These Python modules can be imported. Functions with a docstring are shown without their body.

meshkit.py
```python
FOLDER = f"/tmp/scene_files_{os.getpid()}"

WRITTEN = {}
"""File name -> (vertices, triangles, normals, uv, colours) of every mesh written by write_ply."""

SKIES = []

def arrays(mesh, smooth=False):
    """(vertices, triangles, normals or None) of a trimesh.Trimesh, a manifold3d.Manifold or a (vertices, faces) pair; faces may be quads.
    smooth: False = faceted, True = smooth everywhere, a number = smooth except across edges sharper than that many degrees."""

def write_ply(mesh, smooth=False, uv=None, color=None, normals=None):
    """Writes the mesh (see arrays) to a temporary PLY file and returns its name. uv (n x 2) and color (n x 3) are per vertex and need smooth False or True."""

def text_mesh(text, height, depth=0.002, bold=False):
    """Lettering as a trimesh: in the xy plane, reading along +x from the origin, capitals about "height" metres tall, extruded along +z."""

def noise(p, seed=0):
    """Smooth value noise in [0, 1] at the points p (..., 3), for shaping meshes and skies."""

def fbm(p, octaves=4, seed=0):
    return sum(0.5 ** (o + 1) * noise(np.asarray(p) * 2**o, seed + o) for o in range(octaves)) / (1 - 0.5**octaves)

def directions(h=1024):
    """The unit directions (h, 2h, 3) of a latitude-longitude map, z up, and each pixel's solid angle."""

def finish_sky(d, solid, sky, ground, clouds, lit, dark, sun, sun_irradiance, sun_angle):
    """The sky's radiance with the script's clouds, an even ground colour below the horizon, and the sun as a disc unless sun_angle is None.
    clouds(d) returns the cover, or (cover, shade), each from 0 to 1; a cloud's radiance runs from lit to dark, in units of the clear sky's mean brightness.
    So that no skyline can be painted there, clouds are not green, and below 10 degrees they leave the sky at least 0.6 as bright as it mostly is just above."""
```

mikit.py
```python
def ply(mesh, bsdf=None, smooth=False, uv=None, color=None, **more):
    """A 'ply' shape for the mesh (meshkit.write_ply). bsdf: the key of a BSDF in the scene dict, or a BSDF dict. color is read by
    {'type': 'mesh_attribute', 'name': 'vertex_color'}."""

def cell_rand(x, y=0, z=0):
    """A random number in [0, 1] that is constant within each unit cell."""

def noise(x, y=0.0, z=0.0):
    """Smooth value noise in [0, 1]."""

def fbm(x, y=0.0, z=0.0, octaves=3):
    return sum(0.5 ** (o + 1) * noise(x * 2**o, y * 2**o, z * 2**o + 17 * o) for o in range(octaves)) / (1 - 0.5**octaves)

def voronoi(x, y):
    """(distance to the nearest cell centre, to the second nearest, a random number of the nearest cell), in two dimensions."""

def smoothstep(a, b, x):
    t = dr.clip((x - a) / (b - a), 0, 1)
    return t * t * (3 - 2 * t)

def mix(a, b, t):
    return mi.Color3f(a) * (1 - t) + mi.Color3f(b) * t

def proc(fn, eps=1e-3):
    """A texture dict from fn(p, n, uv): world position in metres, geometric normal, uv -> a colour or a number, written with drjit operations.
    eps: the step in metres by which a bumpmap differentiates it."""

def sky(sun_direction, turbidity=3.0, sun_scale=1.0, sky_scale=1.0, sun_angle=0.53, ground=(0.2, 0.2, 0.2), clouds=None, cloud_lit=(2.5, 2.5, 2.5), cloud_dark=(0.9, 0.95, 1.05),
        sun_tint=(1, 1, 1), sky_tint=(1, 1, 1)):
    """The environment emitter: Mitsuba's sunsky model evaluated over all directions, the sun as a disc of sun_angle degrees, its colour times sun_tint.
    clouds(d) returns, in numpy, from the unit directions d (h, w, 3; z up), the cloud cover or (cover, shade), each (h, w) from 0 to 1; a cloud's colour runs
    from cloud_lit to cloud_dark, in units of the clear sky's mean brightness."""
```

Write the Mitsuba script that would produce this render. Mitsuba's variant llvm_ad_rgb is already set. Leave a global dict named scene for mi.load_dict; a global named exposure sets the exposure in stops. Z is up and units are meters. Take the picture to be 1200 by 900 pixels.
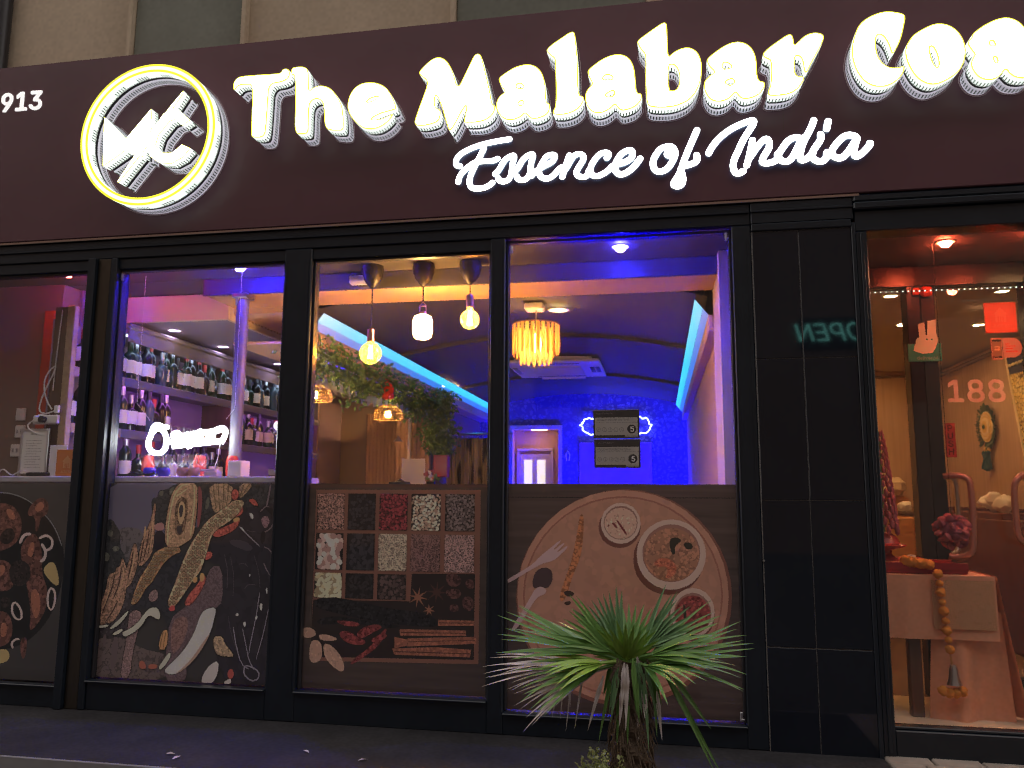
import math, random
import numpy as np, trimesh, mitsuba as mi, drjit as dr, mikit, meshkit
from shapely.geometry import Polygon, LineString, Point, box as rect2
from shapely.ops import unary_union
from shapely import affinity
T = mi.ScalarTransform4f
scene, labels = {}, {}

# ---- camera, sky, exposure -------------------------------------------------
# the photographer sits low by the kerb, 3.8 m from the glass, looking a little left and up
CAM = np.array([0.0, -3.8, 1.08])
_y, _p, _r = math.radians(10.4), math.radians(7.95), math.radians(0.33)
_f = np.array([-math.sin(_y) * math.cos(_p), math.cos(_y) * math.cos(_p), math.sin(_p)])
_s = np.array([math.cos(_y), math.sin(_y), 0.0])
_u = np.cross(_s, _f)
_u = -_s * math.sin(_r) + _u * math.cos(_r)
scene['camera'] = {'type': 'perspective', 'fov': math.degrees(2 * math.atan(600 / 935.6)), 'fov_axis': 'x', 'near_clip': 0.05, 'far_clip': 200.0,
                   'to_world': T().look_at(origin=CAM.tolist(), target=(CAM + _f).tolist(), up=_u.tolist())}
exposure = 3.0
LUM = 0.125                      # lamp brightness below is given relative to picture white at this exposure
scene['sky'] = mikit.sky([0.2, -0.7, 0.35], turbidity=3, sun_scale=0.0, sky_scale=1.9, ground=(0.12, 0.11, 0.1), clouds=lambda d: 1.0,
                         cloud_lit=(1.0, 0.9, 0.85), cloud_dark=(1.0, 0.9, 0.85))
scene['sky']['sampling_weight'] = 14.0

# ---- materials -------------------------------------------------------------
def rgb(c): return {'type': 'rgb', 'value': [float(x) for x in c]}
def mat(name, color, rough=0.6, metallic=0.0, spec=0.5, **kw):
    c = color if isinstance(color, dict) else rgb(color)
    scene['mat_' + name] = {'type': 'twosided', 'b': {'type': 'principled', 'base_color': c, 'roughness': rough, 'metallic': metallic, 'specular': spec, **kw}}
    return 'mat_' + name
def dif(name, color):
    scene['mat_' + name] = {'type': 'twosided', 'b': {'type': 'diffuse', 'reflectance': color if isinstance(color, dict) else rgb(color)}}
    return 'mat_' + name
def glow(c, w=1.0): return {'type': 'area', 'radiance': rgb([x * LUM for x in c]), 'sampling_weight': float(w)}
proc, fbm, noise, voronoi, sstep, mix, crand = mikit.proc, mikit.fbm, mikit.noise, mikit.voronoi, mikit.smoothstep, mikit.mix, mikit.cell_rand

mat('black_frame', proc(lambda p, n, uv: mix((0.006, 0.010, 0.017), (0.012, 0.018, 0.027), fbm(p.x * 9, p.y * 9, p.z * 5, 4))), 0.3, spec=0.5)
mat('dark_metal', (0.02, 0.02, 0.024), 0.35)
mat('black', (0.008, 0.008, 0.01), 0.5)
mat('steel', (0.6, 0.6, 0.62), 0.22, 1.0)
mat('brass_strip', (0.34, 0.32, 0.27), 0.28, 1.0)
scene['mat_sign_board'] = {'type': 'roughplastic', 'distribution': 'ggx', 'alpha': 0.16, 'int_ior': 1.5,
                           'diffuse_reflectance': proc(lambda p, n, uv: mix((0.115, 0.042, 0.058), (0.145, 0.054, 0.072), fbm(p.x * 3, p.z * 5, 0, 4)))}
mat('polished_trim', (0.55, 0.45, 0.42), 0.08, 1.0)
def plaster(a, b): return proc(lambda p, n, uv: mix(a, b, sstep(0.3, 0.75, fbm(p.x * 2.3, p.z * 1.1 + 3, p.y, 4))) * (0.9 + 0.2 * noise(p.x * 60, p.z * 60, p.y * 60)))
mat('cream_render', plaster((0.47, 0.385, 0.28), (0.56, 0.46, 0.34)), 0.85)
mat('sage_panel', plaster((0.17, 0.18, 0.15), (0.21, 0.22, 0.185)), 0.8)
mat('pavement', proc(lambda p, n, uv: mix((0.011, 0.011, 0.013), (0.026, 0.025, 0.029), fbm(p.x * 6, p.y * 6, 0, 4)) * (0.8 + 0.4 * noise(p.x * 90, p.y * 90, 1))), 0.55)
mat('stone_a', proc(lambda p, n, uv: mix((0.17, 0.15, 0.13), (0.28, 0.25, 0.22), fbm(p.x * 14, p.y * 14, 0, 4))), 0.75)
mat('stone_b', (0.16, 0.145, 0.13), 0.8)
mat('kerb_paint', (0.2, 0.2, 0.2), 0.6)
mat('asphalt', proc(lambda p, n, uv: mix((0.03, 0.03, 0.032), (0.075, 0.072, 0.07), fbm(p.x * 30, p.y * 30, 0, 3))), 0.8)
mat('tile', proc(lambda p, n, uv: mix((0.005, 0.008, 0.015), (0.010, 0.014, 0.023), fbm(p.x * 5, p.z * 5, 0, 3))), 0.03, spec=0.5)
mat('grout', (0.3, 0.29, 0.28), 0.9)
mat('white_plastic', (0.72, 0.71, 0.68), 0.4)
mat('grey_plastic', (0.3, 0.3, 0.31), 0.5)
mat('cable', (0.7, 0.7, 0.7), 0.5)
mat('cream_paint', (0.7, 0.62, 0.52), 0.7)
mat('dark_ceiling', (0.10, 0.095, 0.105), 0.7)
mat('front_ceiling', (0.075, 0.07, 0.07), 0.6)
mat('purple_ceiling', (0.34, 0.32, 0.40), 0.6)
mat('vault', (0.10, 0.092, 0.078), 0.75)
mat('tan_paint', (0.66, 0.47, 0.30), 0.7)
mat('beam_paint', (0.70, 0.43, 0.19), 0.7)
mat('wall_brown', (0.20, 0.15, 0.12), 0.7)
mat('wall_purple', (0.22, 0.165, 0.24), 0.7)
mat('red_paint', (0.42, 0.07, 0.035), 0.6)
mat('shelf_wood', proc(lambda p, n, uv: mix((0.30, 0.20, 0.12), (0.46, 0.33, 0.2), fbm(p.x * 40, p.y * 3, p.z * 40, 3))), 0.5)
mat('dark_wood', proc(lambda p, n, uv: mix((0.07, 0.04, 0.028), (0.13, 0.075, 0.05), fbm(p.x * 30, p.y * 30, p.z * 3, 3))), 0.4)
mat('panel_wood', proc(lambda p, n, uv: mix((0.34, 0.2, 0.12), (0.46, 0.29, 0.18), fbm(p.x * 45, p.y * 45, p.z * 1.5, 3))), 0.5)
mat('room_floor', (0.16, 0.10, 0.07), 0.4)
mat('corridor_ceiling', (0.36, 0.31, 0.25), 0.7)
mat('dado', proc(lambda p, n, uv: mix((0.10, 0.025, 0.02), (0.15, 0.04, 0.03), fbm(p.x * 9, p.y * 9, p.z * 3, 3))), 0.45)
def floral(p, n, uv):
    x, z = p.x * 17 + 2.4 * fbm(p.x * 8, p.z * 8, 2), p.z * 17 + 2.4 * fbm(p.x * 8, p.z * 8, 7)
    a, b, c = voronoi(x, z)
    d, e, g = voronoi(x * 3.1, z * 3.1)
    m = sstep(0.05, 0.16, b - a) * sstep(0.55, 0.25, a) * (0.35 + 0.65 * crand(c * 900))
    m = m * sstep(0.02, 0.12, e - d) * (0.3 + 0.7 * sstep(0.3, 0.8, fbm(p.x * 4, p.z * 4, 3)))
    return mix((0.035, 0.035, 0.32), (0.20, 0.22, 0.6), m)
mat('wallpaper', proc(floral), 0.7)
mat('lilac_panel', (0.26, 0.12, 0.58), 0.5)
mat('gold_fabric', proc(lambda p, n, uv: mix((0.05, 0.04, 0.03), mix((0.42, 0.32, 0.13), (0.62, 0.5, 0.24), noise(p.x * 60, p.z * 4, 0)), sstep(0.28, 0.5, fbm(p.x * 26, p.z * 3.0, 5, 3)))), 0.5)
mat('cloth', proc(lambda p, n, uv: mix((0.66, 0.31, 0.18), (0.74, 0.37, 0.23), fbm(p.x * 70, p.y * 70, p.z * 70, 2))), 0.8)
mat('cloth_lace', proc(lambda p, n, uv: mix((0.40, 0.20, 0.10), (0.56, 0.31, 0.17), sstep(0.1, 0.28, voronoi(p.x * 120 + p.y * 40, p.z * 120)[1] - voronoi(p.x * 120 + p.y * 40, p.z * 120)[0]))), 0.7)
mat('red_lacquer', (0.32, 0.03, 0.03), 0.25)
mat('marigold', (0.62, 0.24, 0.04), 0.9)
mat('petal', (0.38, 0.09, 0.11), 0.6)
mat('petal_dark', (0.22, 0.05, 0.09), 0.6)
mat('booth_cream', (0.6, 0.5, 0.36), 0.7)
mat('booth_orange', (0.56, 0.26, 0.09), 0.6)
mat('paper', (0.72, 0.70, 0.66), 0.8)
mat('print_black', (0.015, 0.015, 0.018), 0.6)
mat('sticker_grey', (0.40, 0.38, 0.36), 0.6)
mat('sticker_text', (0.19, 0.18, 0.18), 0.6)
mat('orange_card', (0.62, 0.20, 0.05), 0.55)
mat('orange_card_light', (0.68, 0.32, 0.14), 0.55)
mat('sticker_red', (0.75, 0.06, 0.02), 0.5)
mat('sticker_red_light', (0.78, 0.12, 0.06), 0.5)
mat('teal', (0.02, 0.24, 0.19), 0.5)
mat('mint', (0.52, 0.62, 0.52), 0.5)
mat('brown_sticker', (0.30, 0.12, 0.06), 0.5)
mat('pink_sticker', (0.62, 0.24, 0.18), 0.5)
mat('numeral', (0.8, 0.58, 0.5), 0.5)
mat('bottle_green', (0.012, 0.03, 0.016), 0.08)
mat('bottle_dark', (0.012, 0.01, 0.01), 0.08)
mat('bottle_clear', (0.05, 0.08, 0.09), 0.08)
mat('label_cream', (0.68, 0.62, 0.48), 0.6)
mat('label_white', (0.72, 0.70, 0.72), 0.6)
mat('capsule_red', (0.42, 0.04, 0.03), 0.4)
mat('capsule_dark', (0.03, 0.025, 0.03), 0.4)
mat('capsule_silver', (0.55, 0.55, 0.56), 0.3, 0.8)
mat('ac_white', (0.72, 0.68, 0.66), 0.5)
mat('rattan', (0.36, 0.23, 0.10), 0.6)
mat('pendant_black', (0.012, 0.011, 0.011), 0.45)
mat('copper', (0.62, 0.36, 0.26), 0.25, 1.0)
mat('ornament_green', (0.07, 0.10, 0.05), 0.8)
mat('ornament_gold', (0.66, 0.46, 0.16), 0.5)
mat('ornament_cream', (0.72, 0.60, 0.38), 0.6)
mat('tassel', (0.03, 0.10, 0.13), 0.8)
mat('tapestry', proc(lambda p, n, uv: mix((0.12, 0.07, 0.02), mix((0.62, 0.42, 0.1), (0.75, 0.6, 0.25), crand(voronoi(p.y * 34, p.z * 34)[2] * 999)), sstep(0.06, 0.2, voronoi(p.y * 34, p.z * 34)[1] - voronoi(p.y * 34, p.z * 34)[0]))), 0.5)
mat('navy', (0.02, 0.02, 0.06), 0.7)
for q, c in dict(patch_pink=(0.5, 0.04, 0.14), patch_green=(0.05, 0.18, 0.03), patch_orange=(0.7, 0.25, 0.03), patch_red=(0.6, 0.04, 0.02), patch_blue=(0.03, 0.06, 0.2)).items(): mat(q, c, 0.7)
mat('soil', (0.05, 0.035, 0.025), 0.9)
mat('planter', (0.07, 0.065, 0.06), 0.6)
mat('trunk', proc(lambda p, n, uv: mix((0.045, 0.032, 0.022), (0.15, 0.11, 0.075), fbm(p.x * 60, p.y * 60, p.z * 14, 4))), 0.9)
def leaf(name, c, t):
    scene['mat_' + name] = {'type': 'twosided', 'b': {'type': 'principled', 'base_color': rgb(c), 'roughness': 0.38, 'specular': 0.5}} if t is None else {'type': 'principledthin', 'base_color': rgb(c), 'roughness': 0.4, 'diff_trans': t}
leaf('palm_green', (0.11, 0.235, 0.055), None); leaf('palm_light', (0.22, 0.37, 0.06), None); leaf('palm_blue', (0.115, 0.225, 0.10), None)
mat('palm_dry', proc(lambda p, n, uv: mix((0.30, 0.25, 0.20), (0.66, 0.62, 0.62), noise(p.x * 40, p.y * 40, p.z * 40))), 0.6)
leaf('weed', (0.26, 0.30, 0.11), None)
mat('ivy', (0.12, 0.25, 0.07), 0.6); mat('ivy_pale', (0.22, 0.36, 0.15), 0.6)
scene['mat_glass'] = {'type': 'thindielectric', 'int_ior': 1.5}
scene['mat_amber_glass'] = {'type': 'blendbsdf', 'weight': 0.3, 'a': {'type': 'thindielectric', 'int_ior': 1.5, 'specular_transmittance': rgb((1.0, 0.72, 0.34))}, 'b': {'type': 'principledthin', 'base_color': rgb((0.95, 0.62, 0.2)), 'roughness': 0.3, 'diff_trans': 1.4}}
scene['mat_capiz'] = {'type': 'principledthin', 'base_color': rgb((0.80, 0.47, 0.19)), 'roughness': 0.3, 'diff_trans': 0.9}
dif('lamp_body', (0.5, 0.5, 0.5))
dif('yellow_acrylic', (0.7, 0.62, 0.05))
mat('sign_white', (0.8, 0.8, 0.8), 0.4)

# ---- mesh helpers ----------------------------------------------------------
cat_ = trimesh.util.concatenate
def put(key, mesh, m, smooth=False, label=None, cat=None, group=None, kind=None, emit=None, **kw):
    base, n = key, 1
    while key in scene:
        key = f'{base}_{n:03d}'; n += 1
    scene[key] = mikit.ply(mesh, 'mat_' + m, smooth=smooth, **kw)
    if emit: scene[key]['emitter'] = emit
    tag(key, label, cat, group, kind)
    return key
_used = set()
def thing(name, label, cat, group=None):
    key, n = name, 1
    while key in _used:
        key = f'{name}_{n:03d}'; n += 1
    _used.add(key); tag(key, label, cat, group); return key
def tag(key, label=None, cat=None, group=None, kind=None):
    d = {k: v for k, v in dict(label=label, category=cat, group=group, kind=kind).items() if v}
    if d: labels[key] = d
def structure(name, mesh, m, smooth=False): return put(name, mesh, m, smooth, kind='structure')
def bx(x0, x1, y0, y1, z0, z1, bev=0.0):
    lo, hi = np.minimum([x0, y0, z0], [x1, y1, z1]), np.maximum([x0, y0, z0], [x1, y1, z1])
    if not bev:
        b = trimesh.creation.box(hi - lo); b.apply_translation((lo + hi) / 2); return b
    bev = min(bev, 0.45 * (hi - lo).min()); pts = []
    for s in np.ndindex(2, 2, 2):
        c = np.where(s, hi, lo); d = np.where(s, -bev, bev)
        for k in range(3):
            q = c + d; q[k] = c[k]; pts.append(q)
    return trimesh.convex.convex_hull(np.array(pts))
def polys(g): return [q for q in getattr(g, 'geoms', [g]) if q.geom_type == 'Polygon' and q.area > 1e-8]
def ext(poly, yback, depth):
    """a plane shape (x, z) extruded from y = yback towards the street"""
    m = cat_([trimesh.creation.extrude_polygon(q, depth, engine='earcut') for q in polys(poly)])
    v = m.vertices.copy(); m.vertices = np.c_[v[:, 0], yback - v[:, 2], v[:, 1]]; return m
def flat(geoms, y):
    """a flat print (x, z) at y, facing the street"""
    V, F, n = [], [], 0
    for g in geoms:
        for q in polys(g):
            v, f = trimesh.creation.triangulate_polygon(q, engine='earcut')
            a = v[f]; s = np.cross(a[:, 1] - a[:, 0], a[:, 2] - a[:, 0])
            f = np.where(s[:, None] > 0, f, f[:, ::-1])
            V.append(np.c_[v[:, 0], np.full(len(v), y), v[:, 1]]); F.append(f + n); n += len(v)
    return trimesh.Trimesh(np.vstack(V), np.vstack(F), process=False)
def chaikin(p, k):
    p = np.asarray(p, float)
    for _ in range(k):
        q = np.roll(p, -1, 0); p = np.stack([0.75 * p + 0.25 * q, 0.25 * p + 0.75 * q], 1).reshape(-1, 2)
    return p
def curve(p, n=6):
    p = np.asarray(p, float)
    if len(p) < 3: return p
    t = np.r_[0, np.cumsum(np.linalg.norm(np.diff(p, axis=0), axis=1))]
    from scipy.interpolate import CubicSpline
    return CubicSpline(t, p)(np.linspace(0, t[-1], n * (len(p) - 1) + 1))
def P2(pts, k=2, s=0.001): return Polygon(chaikin(np.array(pts, float) * s, k)).buffer(0)
def tube(pts, r, sides=8, caps=True):
    p = np.asarray(pts, float); t = np.gradient(p, axis=0); t /= np.linalg.norm(t, axis=1, keepdims=True) + 1e-12
    r = np.broadcast_to(r, (len(p),)); a = np.zeros_like(p)
    a0 = np.cross(t[0], [0, 0, 1.0] if abs(t[0][2]) < 0.9 else [1.0, 0, 0])
    for i in range(len(p)):
        a0 = a0 - t[i] * (a0 @ t[i]); a0 /= np.linalg.norm(a0) + 1e-12; a[i] = a0
    b = np.cross(t, a); ang = np.arange(sides) * 2 * np.pi / sides
    v = (p[:, None] + r[:, None, None] * (np.cos(ang)[None, :, None] * a[:, None] + np.sin(ang)[None, :, None] * b[:, None])).reshape(-1, 3)
    f = []
    for i in range(len(p) - 1):
        for j in range(sides):
            k = (j + 1) % sides; A, B, C, D = i * sides + j, i * sides + k, (i + 1) * sides + k, (i + 1) * sides + j
            f += [[A, B, C], [A, C, D]]
    if caps:
        e = (len(p) - 1) * sides
        f += [[0, j + 1, j] for j in range(1, sides - 1)] + [[e, e + j, e + j + 1] for j in range(1, sides - 1)]
    return trimesh.Trimesh(v, f, process=False)
def lathe(prof, n=20, at=(0, 0, 0)):
    m = trimesh.creation.revolve(np.asarray(prof, float), sections=n); m.apply_translation(at); return m
def text(s, h, x, z, y, depth=0.001, bold=False, slope=0.0, vertical=False):
    """lettering on a plane facing the street, its lower left corner at x, z"""
    m = meshkit.text_mesh(s, h, depth, bold); v = m.vertices.copy()
    m.vertices = np.c_[x + v[:, 0], y - v[:, 2], z + v[:, 1] + slope * v[:, 0]]; return m
def swell(m, amp, freq, seed=0):
    m.vertices = m.vertices + (np.stack([meshkit.fbm(m.vertices * freq, 3, seed + k) for k in range(3)], -1) - 0.5) * amp; return m
LETTERS=[["T",[[-2148,3172],[-2148,3202],[-2135,3227],[-2112,3240],[-2037,3240],[-1949,3237],[-1880,3235],[-1876,3259],[-1839,3257],[-1832,3222],[-1848,3198],[-1886,3186],[-1947,3183],[-1948,3078],[-1951,2934],[-1958,2904],[-1979,2893],[-2023,2897],[-2031,2910],[-2034,3026],[-2037,3188],[-2078,3192],[-2109,3193],[-2127,3185],[-2135,3168]]],["h",[[-1790,2897],[-1794,3005],[-1799,3133],[-1805,3220],[-1825,3222],[-1824,3260],[-1795,3263],[-1760,3261],[-1738,3248],[-1730,3221],[-1724,3116],[-1707,3135],[-1678,3148],[-1636,3144],[-1601,3124],[-1566,3079],[-1540,3026],[-1531,2966],[-1527,2897],[-1567,2897],[-1601,2903],[-1619,2911],[-1632,2941],[-1638,3038],[-1654,3068],[-1684,3081],[-1713,3066],[-1720,3033],[-1717,2915],[-1723,2897],[-1743,2892]]],["e",[[-1397,3142],[-1351,3132],[-1309,3106],[-1279,3061],[-1261,3018],[-1250,2986],[-1297,2977],[-1346,2967],[-1390,2943],[-1353,2935],[-1312,2944],[-1276,2960],[-1266,2961],[-1295,2922],[-1336,2896],[-1384,2888],[-1426,2899],[-1469,2936],[-1502,2981],[-1513,3028],[-1503,3081],[-1475,3121],[-1438,3140]],[[-1414,3033],[-1394,3055],[-1349,3063],[-1355,3051],[-1381,3039]]],["M",[[-1161,2894],[-1146,2951],[-1118,3030],[-1094,3100],[-1100,3127],[-1121,3144],[-1144,3167],[-1115,3200],[-1079,3231],[-1046,3243],[-1013,3233],[-983,3198],[-960,3144],[-939,3063],[-909,3124],[-881,3185],[-857,3235],[-839,3241],[-824,3232],[-813,3197],[-795,3120],[-776,3037],[-765,2966],[-749,2962],[-750,2939],[-764,2911],[-799,2888],[-842,2881],[-899,2885],[-906,2890],[-896,2937],[-893,2981],[-921,2939],[-949,2882],[-970,2851],[-981,2852],[-992,2886],[-1009,2943],[-1015,2969],[-1053,3061],[-1057,2973],[-1021,2964],[-1029,2907],[-1064,2892],[-1115,2885]]],["a",[[-734,3100],[-709,3120],[-660,3149],[-611,3161],[-569,3157],[-534,3133],[-513,3094],[-502,3042],[-499,2950],[-482,2949],[-480,2923],[-492,2895],[-523,2880],[-554,2875],[-575,2880],[-589,2896],[-603,2912],[-617,2895],[-652,2880],[-686,2879],[-715,2896],[-736,2923],[-747,2957],[-737,2997],[-716,3017],[-698,3026],[-716,3050],[-730,3081]],[[-647,3044],[-642,3063],[-621,3064],[-607,3044],[-617,3036]],[[-638,2959],[-628,2972],[-610,2974],[-611,2953],[-627,2950]]],["l",[[-499,3225],[-471,3252],[-429,3277],[-391,3302],[-370,3308],[-359,3300],[-353,3247],[-344,3129],[-345,2976],[-318,2970],[-318,2945],[-342,2911],[-376,2893],[-417,2885],[-468,2890],[-465,2911],[-454,2928],[-451,2993],[-454,3140],[-456,3177],[-478,3197],[-492,3213]]],["a",[[-301,3099],[-272,3122],[-231,3151],[-184,3168],[-143,3169],[-110,3153],[-87,3122],[-74,3074],[-71,2963],[-45,2960],[-43,2935],[-67,2902],[-100,2887],[-134,2881],[-153,2891],[-170,2921],[-190,2898],[-227,2880],[-261,2879],[-288,2896],[-308,2930],[-313,2974],[-300,3005],[-273,3028],[-293,3066]],[[-228,3045],[-222,3066],[-198,3070],[-178,3055],[-184,3041]],[[-216,2965],[-199,2981],[-174,2988],[-175,2960],[-200,2956]]],["b",[[-62,3228],[-21,3257],[26,3288],[60,3309],[76,3305],[80,3282],[79,3127],[102,3150],[136,3168],[175,3172],[207,3154],[226,3124],[236,3073],[229,3003],[208,2948],[175,2909],[129,2888],[84,2880],[31,2883],[-8,2890],[-24,2912],[-27,3027],[-22,3155],[-43,3179],[-59,3210]],[[81,3091],[104,3093],[124,3069],[132,3026],[128,2984],[111,2960],[79,2963]]],["a",[[257,3103],[285,3127],[329,3157],[372,3176],[415,3175],[450,3154],[473,3115],[481,3068],[480,2975],[515,2966],[512,2939],[484,2905],[448,2892],[418,2891],[397,2903],[383,2931],[370,2915],[345,2894],[303,2886],[267,2901],[247,2936],[239,2970],[245,2997],[270,3021],[295,3035],[271,3061],[259,3086]],[[327,3046],[330,3079],[351,3077],[369,3059],[362,3047]],[[336,2981],[355,2994],[376,2994],[375,2968],[354,2963]]],["r",[[509,3108],[540,3135],[583,3164],[619,3187],[637,3189],[646,3171],[648,3131],[665,3146],[696,3176],[732,3187],[767,3180],[781,3164],[774,3138],[751,3094],[719,3038],[697,2991],[686,3002],[684,3041],[677,3072],[657,3083],[647,3071],[644,2982],[687,2977],[680,2950],[650,2913],[614,2897],[566,2894],[525,2898],[525,2921],[539,2949],[546,3068],[526,3080],[511,3091]]],["C",[[932,3205],[970,3235],[1018,3253],[1057,3256],[1103,3245],[1132,3229],[1122,3181],[1105,3115],[1076,3057],[1062,3048],[1055,3090],[1037,3133],[1019,3150],[1004,3144],[998,3111],[999,3058],[1018,3011],[1049,2984],[1088,2981],[1108,2987],[1113,2972],[1095,2936],[1058,2906],[1018,2895],[972,2904],[934,2936],[907,2991],[894,3053],[897,3106],[911,3158]]],["o",[[1162,3135],[1202,3157],[1242,3174],[1281,3173],[1318,3156],[1351,3115],[1367,3065],[1366,3013],[1350,2963],[1323,2929],[1283,2904],[1237,2886],[1199,2893],[1162,2922],[1136,2969],[1120,3023],[1119,3068],[1138,3107]],[[1219,3065],[1233,3070],[1247,3040],[1254,3002],[1252,2969],[1242,2967],[1225,3002]]],["a",[[1374,3072],[1397,3095],[1397,3107],[1419,3127],[1458,3152],[1504,3171],[1542,3174],[1572,3162],[1596,3141],[1615,3106],[1623,3054],[1616,2923],[1647,2917],[1639,2892],[1601,2881],[1558,2889],[1535,2909],[1521,2936],[1504,2912],[1477,2889],[1440,2888],[1407,2907],[1387,2945],[1383,2975],[1398,3007],[1404,3013],[1387,3041]],[[1467,3048],[1468,3070],[1481,3070],[1489,3045]],[[1475,2992],[1488,2993],[1492,2968],[1483,2965]]]]
SCRIPT=[[[[-700,2838],[-774,2831],[-861,2815],[-931,2789],[-966,2760],[-974,2733],[-952,2714]],[[-830,2799],[-856,2747],[-890,2678],[-902,2625],[-893,2602],[-858,2591],[-815,2597],[-785,2617]],[[-760,2740],[-816,2731],[-869,2730],[-921,2698],[-951,2664],[-959,2633]]],[[[-772,2663],[-738,2707],[-708,2741],[-678,2750],[-684,2708],[-690,2655],[-712,2623],[-739,2621],[-757,2640]]],[[[-678,2663],[-643,2708],[-614,2741],[-584,2750],[-590,2708],[-596,2656],[-618,2624],[-645,2622],[-662,2641]]],[[[-588,2639],[-562,2664],[-516,2689],[-478,2715],[-473,2735],[-499,2740],[-533,2706],[-551,2663],[-541,2631],[-507,2620],[-474,2640],[-440,2673]]],[[[-402,2731],[-419,2680],[-436,2624]],[[-432,2655],[-389,2713],[-356,2735],[-335,2725],[-356,2667],[-366,2634],[-348,2618],[-307,2646]]],[[[-219,2705],[-213,2728],[-235,2732],[-277,2700],[-298,2650],[-286,2620],[-249,2620],[-199,2656]]],[[[-199,2656],[-133,2677],[-96,2709],[-100,2732],[-133,2729],[-170,2688],[-180,2646],[-159,2618],[-118,2628],[-77,2666],[-60,2689]]],[[[81,2693],[70,2712],[82,2736],[54,2738],[21,2711],[1,2662],[19,2621],[56,2623],[90,2661],[105,2714],[87,2739],[63,2738]]],[[[210,2812],[180,2744],[141,2647],[111,2579],[97,2546],[120,2539],[139,2583],[133,2628],[173,2643],[206,2687]]],[[[262,2693],[291,2740],[352,2795],[417,2827],[471,2838],[438,2773],[394,2688],[372,2620],[382,2588],[416,2593]]],[[[464,2742],[451,2684],[434,2621]],[[443,2655],[494,2720],[531,2741],[539,2721],[512,2659],[505,2631],[531,2624],[573,2665]]],[[[673,2737],[638,2736],[596,2692],[579,2645],[603,2626],[658,2678],[696,2738]],[[741,2818],[705,2742],[676,2667],[679,2628],[704,2635],[732,2667]]],[[[768,2747],[743,2686],[727,2639],[743,2621],[793,2658]],[[804,2808],[796,2772]]],[[[918,2726],[883,2733],[834,2694],[814,2645],[839,2626],[889,2660],[926,2715],[910,2659],[915,2630],[944,2642],[980,2687]]]]
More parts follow.
